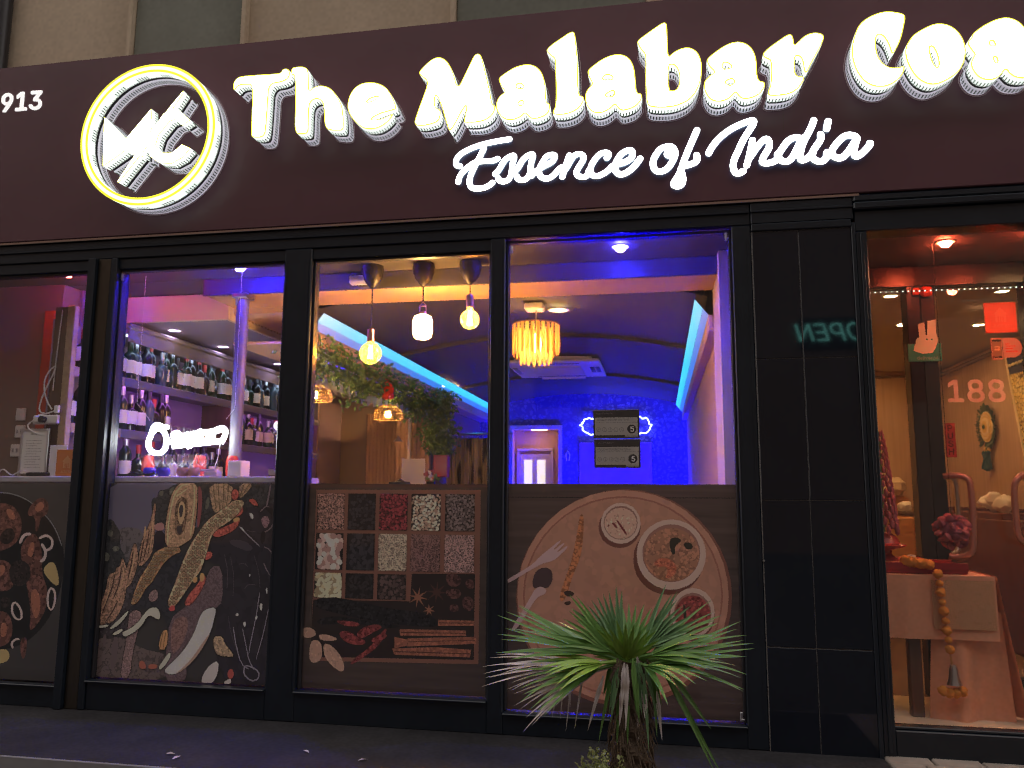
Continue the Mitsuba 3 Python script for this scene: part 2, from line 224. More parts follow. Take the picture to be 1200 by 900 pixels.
LOGO={"M":[[-2894,3082],[-2754,2946],[-2616,3104],[-2604,2999],[-2617,2958],[-2648,2918],[-2645,2839],[-2715,2860],[-2751,2884],[-2785,2860],[-2879,2803]],"slash":[[-2434,3190],[-2436,3174],[-2539,3021],[-2606,2917],[-2777,2705],[-2786,2709],[-2638,2936],[-2501,3113]],"C":[[-2491,3096],[-2449,3080],[-2385,3022],[-2429,2996],[-2468,3036],[-2506,3023],[-2562,2954],[-2576,2897],[-2537,2852],[-2477,2847],[-2422,2890],[-2372,2866],[-2415,2817],[-2478,2788],[-2544,2797],[-2602,2836],[-2623,2890],[-2602,2978],[-2542,3069]],"ring":[-2632,2964,393]}
PRINTS={"ele":[["sky",[92,92,114],0.5,[[[-2936,1147],[-2334,1149],[-2315,848],[-2909,839]]]],["far_tree",[84,82,84],0.5,[[[-2800,879],[-2770,901],[-2720,905],[-2655,893],[-2635,830],[-2672,755],[-2726,716],[-2779,753]]]],["dark_tree",[50,54,56],0.5,[[[-2888,938],[-2867,941],[-2831,945],[-2803,910],[-2774,873],[-2776,803],[-2736,753],[-2716,592],[-2884,550],[-2909,839]],[[-2612,1033],[-2603,1059],[-2578,1055],[-2574,1097],[-2528,1100],[-2474,1132],[-2404,1148],[-2420,971],[-2520,895],[-2585,907]],[[-2355,1136],[-2278,1136],[-2250,911],[-2346,897]],[[-2174,1136],[-1882,1137],[-1874,977],[-2075,956]]]],["tree_leaf",[92,98,84],0.5,[[[-2570,1091],[-2542,1097],[-2547,1065],[-2568,1071]],[[-2507,1110],[-2480,1116],[-2491,1078],[-2512,1072]],[[-2848,891],[-2819,885],[-2823,853],[-2853,859]],[[-2819,802],[-2784,809],[-2774,784],[-2810,777]],[[-2860,776],[-2830,764],[-2834,726],[-2864,732]],[[-2294,1067],[-2276,1054],[-2286,998],[-2304,1004]]]],["crowd",[88,78,74],0.5,[[[-2893,332],[-2725,357],[-2608,294],[-2455,276],[-2445,139],[-2889,119]]]],["far_elephant",[62,58,62],0.5,[[[-2851,588],[-2717,610],[-2639,699],[-2574,769],[-2542,720],[-2628,557],[-2686,481],[-2678,377],[-2843,322],[-2869,463]]]],["far_strip",[148,116,88],0.5,[[[-2593,1024],[-2587,1031],[-2580,1008],[-2586,951],[-2580,888],[-2580,831],[-2587,769],[-2633,710],[-2663,707],[-2660,780],[-2644,855],[-2620,906],[-2602,951]],[[-2698,814],[-2683,825],[-2668,780],[-2664,723],[-2672,680],[-2690,623],[-2723,591],[-2744,603],[-2733,666],[-2711,748]],[[-2756,753],[-2739,722],[-2724,691],[-2726,622],[-2748,553],[-2779,491],[-2822,409],[-2860,405],[-2870,488],[-2839,570],[-2829,664],[-2790,671],[-2786,702],[-2767,696]],[[-2752,596],[-2719,634],[-2721,572],[-2731,510],[-2764,441],[-2814,406],[-2811,452],[-2774,521]]]],["far_shade",[78,56,46],0.5,[[[-2640,844],[-2649,781],[-2656,724],[-2648,723],[-2642,780],[-2633,842]],[[-2615,888],[-2620,819],[-2638,731],[-2632,730],[-2614,818],[-2608,887]],[[-2699,780],[-2705,717],[-2719,636],[-2712,634],[-2698,716],[-2692,779]],[[-2760,697],[-2765,622],[-2794,541],[-2786,539],[-2757,621],[-2753,696]],[[-2797,659],[-2805,590],[-2835,521],[-2851,465],[-2844,463],[-2827,519],[-2797,588],[-2789,658]],[[-2767,529],[-2794,473],[-2832,417],[-2826,414],[-2788,470],[-2761,527]],[[-2601,906],[-2598,844],[-2612,769],[-2607,768],[-2593,843],[-2596,906]]]],["far_gold",[184,150,104],0.5,[[[-2598,944],[-2596,875],[-2603,787],[-2597,787],[-2590,875],[-2591,944]],[[-2689,786],[-2694,717],[-2709,642],[-2702,641],[-2687,716],[-2682,785]],[[-2745,691],[-2747,629],[-2770,560],[-2763,558],[-2741,628],[-2739,690]],[[-2819,633],[-2824,565],[-2847,496],[-2840,494],[-2817,563],[-2812,632]],[[-2641,906],[-2631,915],[-2629,862],[-2642,848]]]],["box_dark",[38,36,46],0.5,[[[-2583,889],[-2523,890],[-2516,807],[-2575,774]]]],["box_top",[160,116,112],0.5,[[[-2583,924],[-2530,933],[-2523,890],[-2580,889]]]],["far_leg",[98,86,86],0.5,[[[-2777,349],[-2742,347],[-2746,204],[-2781,187]],[[-2833,359],[-2814,360],[-2816,298],[-2831,304]]]],["mid_body",[46,48,54],0.5,[[[-2418,784],[-2455,771],[-2514,720],[-2553,667],[-2590,601],[-2628,557],[-2653,513],[-2688,506],[-2689,478],[-2582,497],[-2526,498],[-2495,457],[-2462,385],[-2449,295],[-2504,197],[-2594,205],[-2610,319],[-2475,366],[-2391,539],[-2383,723]]]],["mid_trunk",[128,106,102],0.5,[[[-2689,480],[-2634,488],[-2617,452],[-2639,378],[-2658,268],[-2665,150],[-2720,148],[-2710,242],[-2697,345],[-2695,419]],[[-2593,558],[-2561,596],[-2536,584],[-2536,541],[-2577,527]]]],["mid_headdress",[184,136,86],0.5,[[[-2687,511],[-2680,543],[-2666,593],[-2646,646],[-2618,690],[-2586,737],[-2572,780],[-2493,814],[-2436,811],[-2418,784],[-2462,770],[-2515,726],[-2546,677],[-2577,623],[-2607,599],[-2628,556],[-2654,518]]]],["plaque",[166,134,96],0.5,[[[-2514,809],[-2520,907],[-2508,1021],[-2492,1085],[-2459,1129],[-2432,1138],[-2353,1138],[-2345,1035],[-2350,935],[-2358,857],[-2403,827],[-2450,801]]]],["plaque_rim",[206,178,122],0.5,[[[-2495,817],[-2500,907],[-2489,1017],[-2473,1077],[-2442,1119],[-2402,1126],[-2404,1133],[-2447,1124],[-2481,1080],[-2496,1019],[-2508,908],[-2503,817]],[[-2373,1123],[-2365,1035],[-2371,928],[-2378,866],[-2371,865],[-2364,928],[-2358,1035],[-2366,1123]],[[-2467,1063],[-2440,1079],[-2406,1102],[-2410,1106],[-2444,1084],[-2471,1068]]]],["plaque_inner",[104,82,60],0.5,[[[-2465,883],[-2472,1002],[-2459,1050],[-2427,1067],[-2399,1041],[-2397,953],[-2412,884],[-2439,862]]]],["plaque_figure",[182,156,106],0.5,[[[-2453,952],[-2452,1022],[-2433,1048],[-2411,1016],[-2413,959],[-2429,912]]]],["plaque_mark",[62,58,60],0.5,[[[-2449,996],[-2438,1025],[-2424,1019],[-2424,971],[-2437,952]],[[-2458,908],[-2427,921],[-2419,877],[-2445,871]]]],["gold_fan",[150,126,90],0.5,[[[-2286,1130],[-2152,1133],[-2152,1055],[-2172,1020],[-2219,991],[-2249,982],[-2272,1048]],[[-2117,1133],[-2035,1134],[-2086,1071],[-2113,1054]]]],["fan_line",[98,80,58],0.5,[[[-2264,1130],[-2253,1067],[-2238,992],[-2234,992],[-2249,1067],[-2259,1130]],[[-2237,1130],[-2229,1067],[-2221,995],[-2217,995],[-2224,1067],[-2232,1130]],[[-2205,1130],[-2202,1067],[-2205,1005],[-2200,1004],[-2197,1067],[-2201,1130]],[[-2178,1130],[-2178,1074],[-2185,1021],[-2180,1020],[-2173,1073],[-2173,1130]],[[-2092,1131],[-2104,1093],[-2112,1062],[-2107,1061],[-2099,1092],[-2087,1130]],[[-2061,1132],[-2083,1100],[-2102,1069],[-2098,1067],[-2079,1098],[-2057,1129]]]],["red_drape",[132,70,72],0.5,[[[-2348,1126],[-2325,1104],[-2317,1035],[-2321,953],[-2330,903],[-2341,916],[-2340,1035]]]],["big_head",[44,42,50],0.5,[[[-2251,855],[-2224,861],[-2164,881],[-2112,919],[-2086,999],[-2056,1017],[-1995,1006],[-1976,1028],[-1949,1035],[-1882,1029],[-1838,132],[-2119,119],[-2194,269],[-2200,364],[-2201,538],[-2175,605],[-2189,727],[-2243,726],[-2276,762]]]],["head_light",[62,58,66],0.5,[[[-2155,850],[-2074,848],[-2018,812],[-2044,791],[-2099,808],[-2147,826]]]],["wrinkle",[72,66,74],0.5,[[[-2180,775],[-2155,691],[-2156,606],[-2152,606],[-2151,691],[-2176,776]],[[-2145,764],[-2119,667],[-2120,570],[-2117,570],[-2116,667],[-2142,765]],[[-2059,607],[-2034,631],[-1995,626],[-1994,630],[-2036,635],[-2062,609]],[[-2094,727],[-2068,734],[-2047,716],[-2045,719],[-2067,737],[-2095,730]],[[-2141,473],[-2123,396],[-2085,308],[-2082,309],[-2120,397],[-2138,474]],[[-2018,778],[-1986,694],[-1975,610],[-1972,611],[-1983,695],[-2014,779]],[[-2064,899],[-2036,887],[-2008,894],[-2009,897],[-2035,890],[-2063,902]]]],["ear_skin",[124,96,102],0.5,[[[-1989,957],[-1959,975],[-1936,948],[-1953,908],[-1973,914]]]],["ear_edge",[112,100,104],0.5,[[[-1992,989],[-1961,1019],[-1923,999],[-1911,952],[-1938,904],[-1983,886],[-1980,881],[-1933,900],[-1905,951],[-1918,1002],[-1962,1025],[-1996,993]],[[-1965,814],[-1933,803],[-1908,756],[-1906,655],[-1936,696],[-1959,739],[-1964,736],[-1941,693],[-1900,653],[-1902,757],[-1928,807],[-1963,819]],[[-1948,1128],[-1955,1069],[-1965,1019],[-1956,1017],[-1946,1068],[-1939,1127]]]],["eye",[160,156,160],0.5,[[[-2054,980],[-2034,985],[-2026,960],[-2038,952]]]],["ear_dark",[30,28,34],0.5,[[[-1975,1016],[-1928,1013],[-1899,976],[-1898,952],[-1947,988]],[[-1982,896],[-1955,890],[-1965,829],[-1986,840]]]],["trunk",[98,82,86],0.5,[[[-2246,716],[-2187,718],[-2171,545],[-2209,507],[-2269,490],[-2300,435],[-2335,353],[-2392,282],[-2342,203],[-2360,143],[-2469,138],[-2469,294],[-2460,445],[-2393,502],[-2317,550],[-2276,642]]]],["trunk_pink",[122,92,84],0.5,[[[-2452,442],[-2369,471],[-2352,415],[-2380,326],[-2440,263]]]],["red_garland",[172,76,62],0.5,[[[-2260,883],[-2233,895],[-2166,921],[-2120,943],[-2097,957],[-2115,909],[-2164,878],[-2231,856]],[[-2138,998],[-2089,1025],[-2085,980],[-2136,959]],[[-2285,786],[-2246,789],[-2243,759],[-2287,740]],[[-2328,610],[-2280,677],[-2270,644],[-2301,581],[-2346,519],[-2387,518],[-2365,570]],[[-2066,1049],[-2031,1060],[-1999,1017],[-2029,1023]],[[-2157,1092],[-2136,1109],[-2112,1086],[-2125,1046],[-2152,1054]]]],["big_headdress",[192,150,110],0.5,[[[-2479,529],[-2462,579],[-2444,623],[-2421,691],[-2398,759],[-2368,822],[-2330,879],[-2286,941],[-2233,981],[-2172,1022],[-2140,1050],[-2082,1047],[-2091,1011],[-2120,973],[-2167,935],[-2233,897],[-2257,860],[-2268,810],[-2285,754],[-2299,699],[-2327,661],[-2365,611],[-2396,562],[-2435,512],[-2464,505]]]],["orange_bead",[200,146,76],0.5,[[[-2309,678],[-2283,683],[-2279,645],[-2302,632]],[[-2141,955],[-2108,965],[-2100,947],[-2133,934]],[[-2342,656],[-2318,663],[-2319,632],[-2343,631]]]],["tip_red",[176,62,60],0.5,[[[-2472,504],[-2438,520],[-2431,491],[-2463,486]]]],["tusk",[214,196,172],0.5,[[[-2205,517],[-2211,465],[-2228,393],[-2264,319],[-2313,252],[-2371,201],[-2412,181],[-2447,178],[-2472,193],[-2455,216],[-2410,257],[-2372,297],[-2335,353],[-2311,408],[-2295,462],[-2270,501]]]],["tusk_shade",[160,136,118],0.5,[[[-2223,399],[-2264,318],[-2313,251],[-2371,199],[-2412,180],[-2373,211],[-2316,270],[-2267,343]]]],["far_tusk",[206,188,158],0.5,[[[-2724,374],[-2699,383],[-2645,416],[-2607,466],[-2575,501],[-2529,505],[-2510,455],[-2522,442],[-2565,463],[-2586,458],[-2615,408],[-2663,370],[-2710,350]],[[-2784,363],[-2725,395],[-2719,380],[-2757,357]],[[-2872,399],[-2800,412],[-2812,395],[-2863,391]],[[-2799,390],[-2746,437],[-2707,475],[-2692,485],[-2705,454],[-2744,410],[-2784,387]],[[-2512,201],[-2455,283],[-2440,284],[-2446,252],[-2484,202]]]],["tassel",[184,140,82],0.5,[[[-2516,297],[-2497,390],[-2462,398],[-2466,298]]]],["tassel_line",[112,78,46],0.5,[[[-2492,384],[-2500,347],[-2505,301],[-2501,301],[-2496,346],[-2488,383]],[[-2478,384],[-2484,347],[-2486,302],[-2482,302],[-2480,347],[-2474,383]]]],["cloth_tan",[158,138,104],0.5,[[[-2214,375],[-2159,374],[-2151,342],[-2097,290],[-2101,277],[-2182,280],[-2204,310]]]],["cloth_pale",[192,176,168],0.5,[[[-2219,238],[-2176,259],[-2175,193],[-2207,143],[-2265,140],[-2257,189]],[[-2141,159],[-2104,178],[-2102,148],[-2140,146]]]],["cloth_red",[168,74,62],0.5,[[[-2125,206],[-2105,226],[-2085,196],[-2102,170],[-2122,177]]]],["hem_red",[160,90,66],0.5,[[[-2617,233],[-2590,242],[-2565,204],[-2607,196]],[[-2561,224],[-2511,226],[-2510,204],[-2559,199]]]],["chain",[132,130,140],0.5,[[[-2109,420],[-2087,326],[-2055,244],[-2013,221],[-2011,225],[-2051,246],[-2082,327],[-2104,421]],[[-2058,416],[-2033,328],[-2017,269],[-1988,223],[-1984,225],[-2013,271],[-2029,329],[-2054,417]],[[-1975,593],[-1988,473],[-2009,365],[-2018,294],[-2014,293],[-2004,364],[-1984,472],[-1970,592]],[[-1924,516],[-1944,397],[-1977,272],[-1973,271],[-1940,396],[-1920,516]],[[-2037,240],[-2043,197],[-1997,162],[-1953,177],[-1953,216],[-1998,239],[-2029,243],[-2030,237],[-2001,232],[-1960,212],[-1959,181],[-1995,169],[-2036,200],[-2029,239]],[[-2107,917],[-2050,868],[-1986,817],[-1983,821],[-2046,872],[-2103,920]]]],["chain_bead",[196,192,204],0.5,[[[-1941,614],[-1933,619],[-1931,590],[-1938,588]],[[-1970,538],[-1955,542],[-1956,506],[-1967,506]],[[-1990,478],[-1979,482],[-1980,461],[-1989,462]],[[-2097,487],[-2080,490],[-2083,475],[-2094,474]],[[-2056,446],[-2039,450],[-2040,423],[-2050,426]],[[-2034,681],[-2028,683],[-2029,669],[-2034,669]],[[-2054,981],[-2034,986],[-2026,957],[-2036,952],[-2040,972]],[[-2101,916],[-2088,913],[-2070,894],[-2078,892]]]]],"chk":[["plate",[20,20,23],1,[[[-3845,1079],[-3522,1084],[-3392,1061],[-3242,981],[-3147,881],[-3099,775],[-3094,643],[-3125,485],[-3211,352],[-3340,270],[-3585,234],[-3939,515]]]],["rim",[110,118,120],1,[[[-3553,1078],[-3457,1074],[-3360,1045],[-3252,979],[-3167,893],[-3120,800],[-3114,802],[-3162,895],[-3248,982],[-3358,1050],[-3457,1080],[-3553,1084]]]],["meat",[92,58,48],1,[[[-3611,1018],[-3483,1026],[-3417,999],[-3371,932],[-3370,851],[-3426,782],[-3581,753]],[[-3350,959],[-3325,1021],[-3266,1062],[-3216,1028],[-3218,967],[-3262,947],[-3267,879],[-3286,872],[-3290,953]],[[-3369,770],[-3352,824],[-3302,872],[-3260,839],[-3227,746],[-3227,666],[-3179,575],[-3178,483],[-3216,404],[-3272,350],[-3267,454],[-3302,572],[-3336,677]],[[-3560,713],[-3436,729],[-3379,636],[-3402,556],[-3544,565]],[[-3531,446],[-3423,463],[-3369,399],[-3374,294],[-3464,265],[-3527,275]],[[-3323,322],[-3278,330],[-3276,272],[-3282,220],[-3304,219]]]],["char",[38,28,27],1,[[[-3431,688],[-3373,730],[-3300,704],[-3286,638],[-3327,584],[-3406,596]],[[-3332,784],[-3285,785],[-3273,745],[-3311,738]],[[-3461,528],[-3399,530],[-3401,477],[-3455,475]],[[-3469,890],[-3421,891],[-3400,837],[-3459,795],[-3510,835]]]],["sear",[150,94,66],1,[[[-3329,757],[-3305,825],[-3280,812],[-3288,731]],[[-3285,559],[-3250,586],[-3211,509],[-3225,417],[-3258,442]],[[-3481,999],[-3431,986],[-3410,931],[-3459,944]],[[-3307,1000],[-3264,1041],[-3237,1001],[-3281,973]],[[-3510,687],[-3449,701],[-3451,648],[-3503,620]],[[-3447,396],[-3408,398],[-3401,332],[-3438,318]]]],["lemon",[168,152,88],1,[[[-3228,679],[-3164,731],[-3127,668],[-3112,587],[-3168,615]],[[-3478,251],[-3387,270],[-3367,204],[-3470,180]]]],["onion",[178,166,158],1,[[[-3365,807],[-3348,852],[-3307,854],[-3310,870],[-3362,864],[-3383,813]],[[-3255,832],[-3215,852],[-3182,831],[-3184,791],[-3225,782],[-3219,768],[-3170,782],[-3166,836],[-3215,867],[-3264,845]],[[-3249,808],[-3218,771],[-3223,736],[-3246,723],[-3234,710],[-3206,729],[-3201,775],[-3234,817]],[[-3163,582],[-3140,562],[-3138,505],[-3150,470],[-3168,498],[-3170,561],[-3153,583],[-3165,589],[-3183,563],[-3181,495],[-3147,459],[-3124,503],[-3127,564],[-3152,590]],[[-3370,500],[-3337,470],[-3326,422],[-3349,420],[-3378,453],[-3379,495],[-3362,500],[-3368,511],[-3393,499],[-3391,449],[-3356,410],[-3312,418],[-3324,474],[-3360,508]],[[-3352,271],[-3364,293],[-3342,314],[-3323,310],[-3321,321],[-3349,324],[-3378,296],[-3365,267]]]]],"spi":[["board_line",[74,50,42],0,[[[-1800,1128],[-806,1134],[-806,1119],[-1799,1112]]]],["tray",[120,80,62],0,[[[-1696,1103],[-849,1106],[-852,294],[-1691,275]]]],["tray_floor",[40,29,27],0,[[[-1187,702],[-873,707],[-874,529],[-1193,543]],[[-1690,565],[-875,576],[-874,312],[-1510,298],[-1695,291]]]],["vanilla",[22,21,25],1,[[[-1686,565],[-1613,585],[-1454,565],[-1296,534],[-1116,521],[-1052,488],[-1058,452],[-1217,458],[-1411,476],[-1584,507],[-1678,528]],[[-1675,467],[-1583,494],[-1411,476],[-1217,456],[-1293,438],[-1476,462],[-1648,444]]]],["cinnamon",[140,84,58],0,[[[-1052,490],[-876,491],[-876,467],[-1051,461]],[[-1242,440],[-913,445],[-913,419],[-1239,410]],[[-1202,399],[-863,418],[-863,386],[-1202,361]],[[-1267,403],[-1202,393],[-1204,364],[-1265,350]],[[-1278,349],[-1062,363],[-887,358],[-893,323],[-1264,320]]]],["cinnamon_line",[84,48,36],0,[[[-1049,478],[-879,481],[-879,478],[-1049,473]],[[-1235,428],[-916,433],[-915,430],[-1235,422]],[[-1196,385],[-868,403],[-868,400],[-1196,381]],[[-1265,338],[-893,341],[-893,337],[-1265,332]]]],["chilli",[118,44,42],1,[[[-1576,470],[-1503,470],[-1444,463],[-1450,444],[-1528,445]],[[-1554,417],[-1501,425],[-1448,390],[-1408,380],[-1421,358],[-1486,359],[-1533,381]],[[-1462,414],[-1411,452],[-1346,460],[-1326,443],[-1383,417],[-1422,391],[-1448,390]],[[-1313,443],[-1304,431],[-1343,358],[-1419,302],[-1493,257],[-1471,294],[-1394,345],[-1344,406]],[[-1395,380],[-1332,419],[-1293,408],[-1356,370]]]],["bay_leaf",[172,138,112],1,[[[-1751,422],[-1708,436],[-1673,419],[-1666,395],[-1712,378],[-1742,392]],[[-1698,369],[-1658,377],[-1633,347],[-1634,275],[-1700,260]],[[-1631,360],[-1591,355],[-1543,315],[-1515,262],[-1520,223],[-1580,253],[-1622,300]],[[-1659,401],[-1606,403],[-1546,381],[-1592,371],[-1645,374]]]],["star_anise",[134,86,60],0,[[[-1101,583],[-1141,585],[-1123,551],[-1150,579],[-1163,542],[-1161,581],[-1198,563],[-1167,589],[-1206,600],[-1165,599],[-1184,633],[-1156,605],[-1144,642],[-1146,603],[-1109,621],[-1140,595]],[[-1067,529],[-1089,528],[-1083,509],[-1097,524],[-1109,507],[-1105,527],[-1127,526],[-1107,535],[-1122,550],[-1102,542],[-1099,562],[-1093,542],[-1074,553],[-1087,536]]]],["star_anise_dark",[70,42,34],0,[[[-1005,615],[-1047,612],[-1025,579],[-1056,605],[-1065,566],[-1068,605],[-1103,584],[-1075,614],[-1117,622],[-1074,625],[-1097,658],[-1065,632],[-1056,671],[-1054,631],[-1018,653],[-1046,623]]]],["nutmeg",[74,46,42],1,[[[-1024,703],[-967,710],[-935,681],[-954,645],[-1004,646]],[[-1017,631],[-954,639],[-934,610],[-965,585],[-1010,596]],[[-934,598],[-890,605],[-871,564],[-896,528],[-933,550]],[[-996,560],[-959,567],[-946,538],[-971,526],[-996,534]],[[-923,682],[-879,683],[-876,635],[-916,640]]]]],"plt":[["plank_gap",[34,24,24],0,[[[-730,1074],[352,1076],[352,1072],[-730,1070]]]],["board_edge",[120,74,58],0,[[[313,630],[305,556],[286,483],[255,414],[215,350],[166,292],[108,242],[44,200],[-26,169],[-99,148],[-175,139],[-251,141],[-325,154],[-397,179],[-463,215],[-523,261],[-575,317],[-616,380],[-647,450],[-666,525],[-673,602],[-667,681],[-649,758],[-618,831],[-575,900],[-523,961],[-461,1013],[-392,1056],[-318,1086],[-241,1105],[-162,1112],[-84,1106],[-8,1088],[63,1059],[127,1019],[183,969],[231,911],[268,847],[295,777],[310,704]]]],["board",[168,122,94],0,[[[299,637],[291,564],[272,493],[242,426],[203,363],[154,306],[98,257],[35,217],[-34,186],[-106,166],[-180,157],[-254,159],[-327,172],[-397,197],[-462,232],[-521,277],[-571,331],[-612,393],[-642,462],[-661,535],[-668,610],[-662,687],[-644,762],[-613,834],[-572,901],[-520,961],[-460,1012],[-393,1053],[-320,1083],[-244,1102],[-167,1108],[-91,1102],[-17,1085],[53,1056],[116,1017],[171,968],[218,912],[254,849],[280,781],[295,710]]]],["board_ring",[146,92,72],0,[[[274,636],[266,568],[248,501],[220,437],[183,377],[137,324],[83,278],[24,239],[-41,210],[-109,191],[-179,183],[-250,185],[-319,197],[-385,221],[-447,254],[-502,297],[-550,348],[-588,407],[-617,471],[-634,540],[-641,611],[-635,683],[-618,754],[-589,822],[-550,885],[-501,941],[-444,989],[-381,1028],[-312,1057],[-240,1074],[-167,1080],[-95,1075],[-25,1059],[40,1032],[100,995],[153,949],[197,896],[232,836],[256,772],[270,705]]]],["board_mid",[162,117,90],0,[[[266,636],[259,569],[241,503],[214,440],[177,381],[132,329],[79,283],[20,246],[-43,217],[-110,199],[-179,190],[-249,192],[-317,205],[-382,227],[-442,260],[-496,302],[-543,353],[-581,410],[-609,474],[-626,541],[-632,611],[-627,682],[-610,752],[-582,818],[-543,880],[-496,935],[-440,983],[-377,1021],[-310,1049],[-239,1066],[-167,1072],[-96,1067],[-28,1051],[37,1025],[95,988],[147,943],[191,891],[225,833],[249,770],[263,704]]]],["bowl_shadow",[104,62,50],0,[[[-88,936],[-93,907],[-108,881],[-129,860],[-156,846],[-186,841],[-216,845],[-243,858],[-265,878],[-278,904],[-283,933],[-278,963],[-264,989],[-242,1010],[-214,1024],[-184,1029],[-154,1024],[-127,1011],[-106,991],[-93,965]],[[193,795],[188,760],[176,727],[156,697],[131,671],[101,652],[67,640],[32,635],[-3,638],[-36,648],[-66,666],[-91,691],[-110,720],[-121,754],[-124,789],[-120,825],[-107,859],[-88,890],[-62,915],[-31,935],[3,947],[39,952],[74,948],[108,937],[137,918],[161,893],[179,863],[190,830]],[[236,553],[230,518],[215,485],[192,459],[163,442],[131,435],[100,440],[71,455],[49,480],[35,511],[30,547],[36,582],[52,615],[75,641],[105,659],[137,665],[169,660],[197,645],[219,620],[233,588]]]],["bowl",[206,156,136],0,[[[-88,955],[-93,926],[-106,900],[-127,879],[-152,865],[-181,860],[-209,865],[-235,877],[-255,898],[-268,924],[-272,953],[-267,982],[-254,1009],[-233,1030],[-207,1044],[-178,1049],[-150,1044],[-124,1031],[-105,1010],[-92,984]],[[204,818],[199,783],[187,750],[168,720],[143,694],[113,675],[80,663],[45,658],[11,661],[-22,672],[-51,690],[-76,714],[-94,744],[-105,777],[-108,813],[-104,848],[-92,882],[-72,913],[-47,939],[-16,958],[17,971],[52,975],[87,971],[120,960],[149,941],[173,916],[190,887],[201,853]],[[235,562],[230,528],[215,497],[193,472],[165,456],[135,449],[105,454],[78,468],[57,492],[44,522],[39,556],[45,590],[60,621],[82,646],[110,663],[141,669],[171,664],[198,650],[219,626],[232,595]]]],["bowl_wall",[140,98,82],0,[[[-101,958],[-105,934],[-117,912],[-134,894],[-156,883],[-181,879],[-205,882],[-227,893],[-244,910],[-255,932],[-259,956],[-255,980],[-243,1002],[-225,1020],[-203,1031],[-179,1035],[-154,1032],[-132,1021],[-115,1004],[-104,982]],[[179,824],[175,795],[165,768],[149,743],[128,722],[103,706],[75,696],[46,692],[17,695],[-10,703],[-35,718],[-55,738],[-70,763],[-80,790],[-82,820],[-79,849],[-68,877],[-52,902],[-31,923],[-5,939],[23,949],[52,953],[81,950],[108,941],[133,925],[153,905],[167,880],[176,853]],[[220,558],[216,529],[203,503],[184,482],[161,468],[136,463],[110,466],[87,479],[69,499],[58,524],[55,552],[59,581],[72,607],[91,629],[114,642],[140,648],[166,644],[188,631],[206,611],[217,586]]]],["curry",[150,104,74],0,[[[175,818],[171,791],[161,766],[146,743],[126,724],[102,709],[75,699],[48,696],[20,698],[-7,706],[-30,720],[-50,739],[-64,761],[-73,786],[-76,813],[-72,840],[-63,866],[-47,889],[-27,909],[-2,924],[25,933],[53,936],[81,934],[107,925],[130,911],[150,892],[164,870],[172,844]]]],["yogurt",[196,148,122],0,[[[-105,955],[-109,933],[-120,913],[-136,897],[-157,886],[-181,883],[-204,886],[-224,896],[-241,911],[-251,931],[-255,953],[-251,976],[-240,996],[-223,1012],[-202,1023],[-179,1026],[-156,1023],[-135,1013],[-118,997],[-108,977]]]],["relish",[128,52,46],0,[[[217,552],[212,526],[200,502],[182,483],[160,470],[136,465],[111,469],[90,480],[72,498],[62,521],[58,547],[63,574],[75,598],[93,618],[115,630],[140,635],[164,632],[186,620],[203,602],[213,579]]]],["herb",[44,44,34],1,[[[38,886],[76,895],[101,880],[63,854],[68,816],[49,816]],[[101,868],[133,874],[152,849],[119,836]],[[95,601],[107,589],[112,527],[99,526]]]],["prawn",[172,92,60],1,[[[-35,775],[-3,802],[48,796],[76,759],[59,716],[15,706],[34,739],[22,764],[-10,757]]]],["dark_streak",[110,36,34],1,[[[-202,967],[-193,970],[-150,909],[-154,896]],[[-222,954],[-211,959],[-193,934],[-201,930]],[[-243,940],[-235,951],[-232,943],[-238,934]]]],["turmeric",[156,96,46],1,[[[-368,1005],[-348,979],[-362,808],[-409,703],[-430,625],[-456,585],[-470,611],[-443,689],[-409,781],[-384,899]]]],["seed_mark",[60,44,34],1,[[[-450,637],[-423,644],[-394,631],[-410,615],[-439,617]],[[-450,585],[-423,597],[-410,587],[-430,573]]]],["cutlery",[176,150,146],1,[[[-727,669],[-720,685],[-598,754],[-557,798],[-523,825],[-465,874],[-458,869],[-495,832],[-489,828],[-449,861],[-442,856],[-479,821],[-476,816],[-433,848],[-426,841],[-469,799],[-496,777],[-543,765],[-591,741],[-706,670]],[[-694,449],[-689,472],[-611,594],[-584,647],[-550,660],[-527,642],[-537,622],[-570,611],[-597,575],[-664,463]]]],["spoon_bowl",[70,52,54],1,[[[-597,672],[-584,725],[-543,748],[-503,737],[-498,688],[-523,646],[-557,660],[-587,644]]]]]}
NEON=[[[-2861,1432],[-2835,1451],[-2807,1441],[-2783,1412],[-2774,1363],[-2793,1319],[-2835,1309],[-2875,1329],[-2889,1368],[-2876,1412],[-2847,1471],[-2820,1466],[-2771,1461]],[[-2740,1411],[-2703,1421],[-2690,1391],[-2709,1352],[-2731,1362],[-2692,1411],[-2677,1352],[-2649,1411],[-2635,1362]],[[-2638,1411],[-2623,1352],[-2607,1420],[-2592,1362],[-2575,1425],[-2560,1366]],[[-2562,1395],[-2533,1429],[-2510,1410],[-2529,1366],[-2497,1376],[-2480,1429],[-2459,1443],[-2433,1448],[-2434,1365]],[[-2739,1397],[-2617,1415],[-2438,1438]],[[-2730,1348],[-2581,1361],[-2439,1375]]]
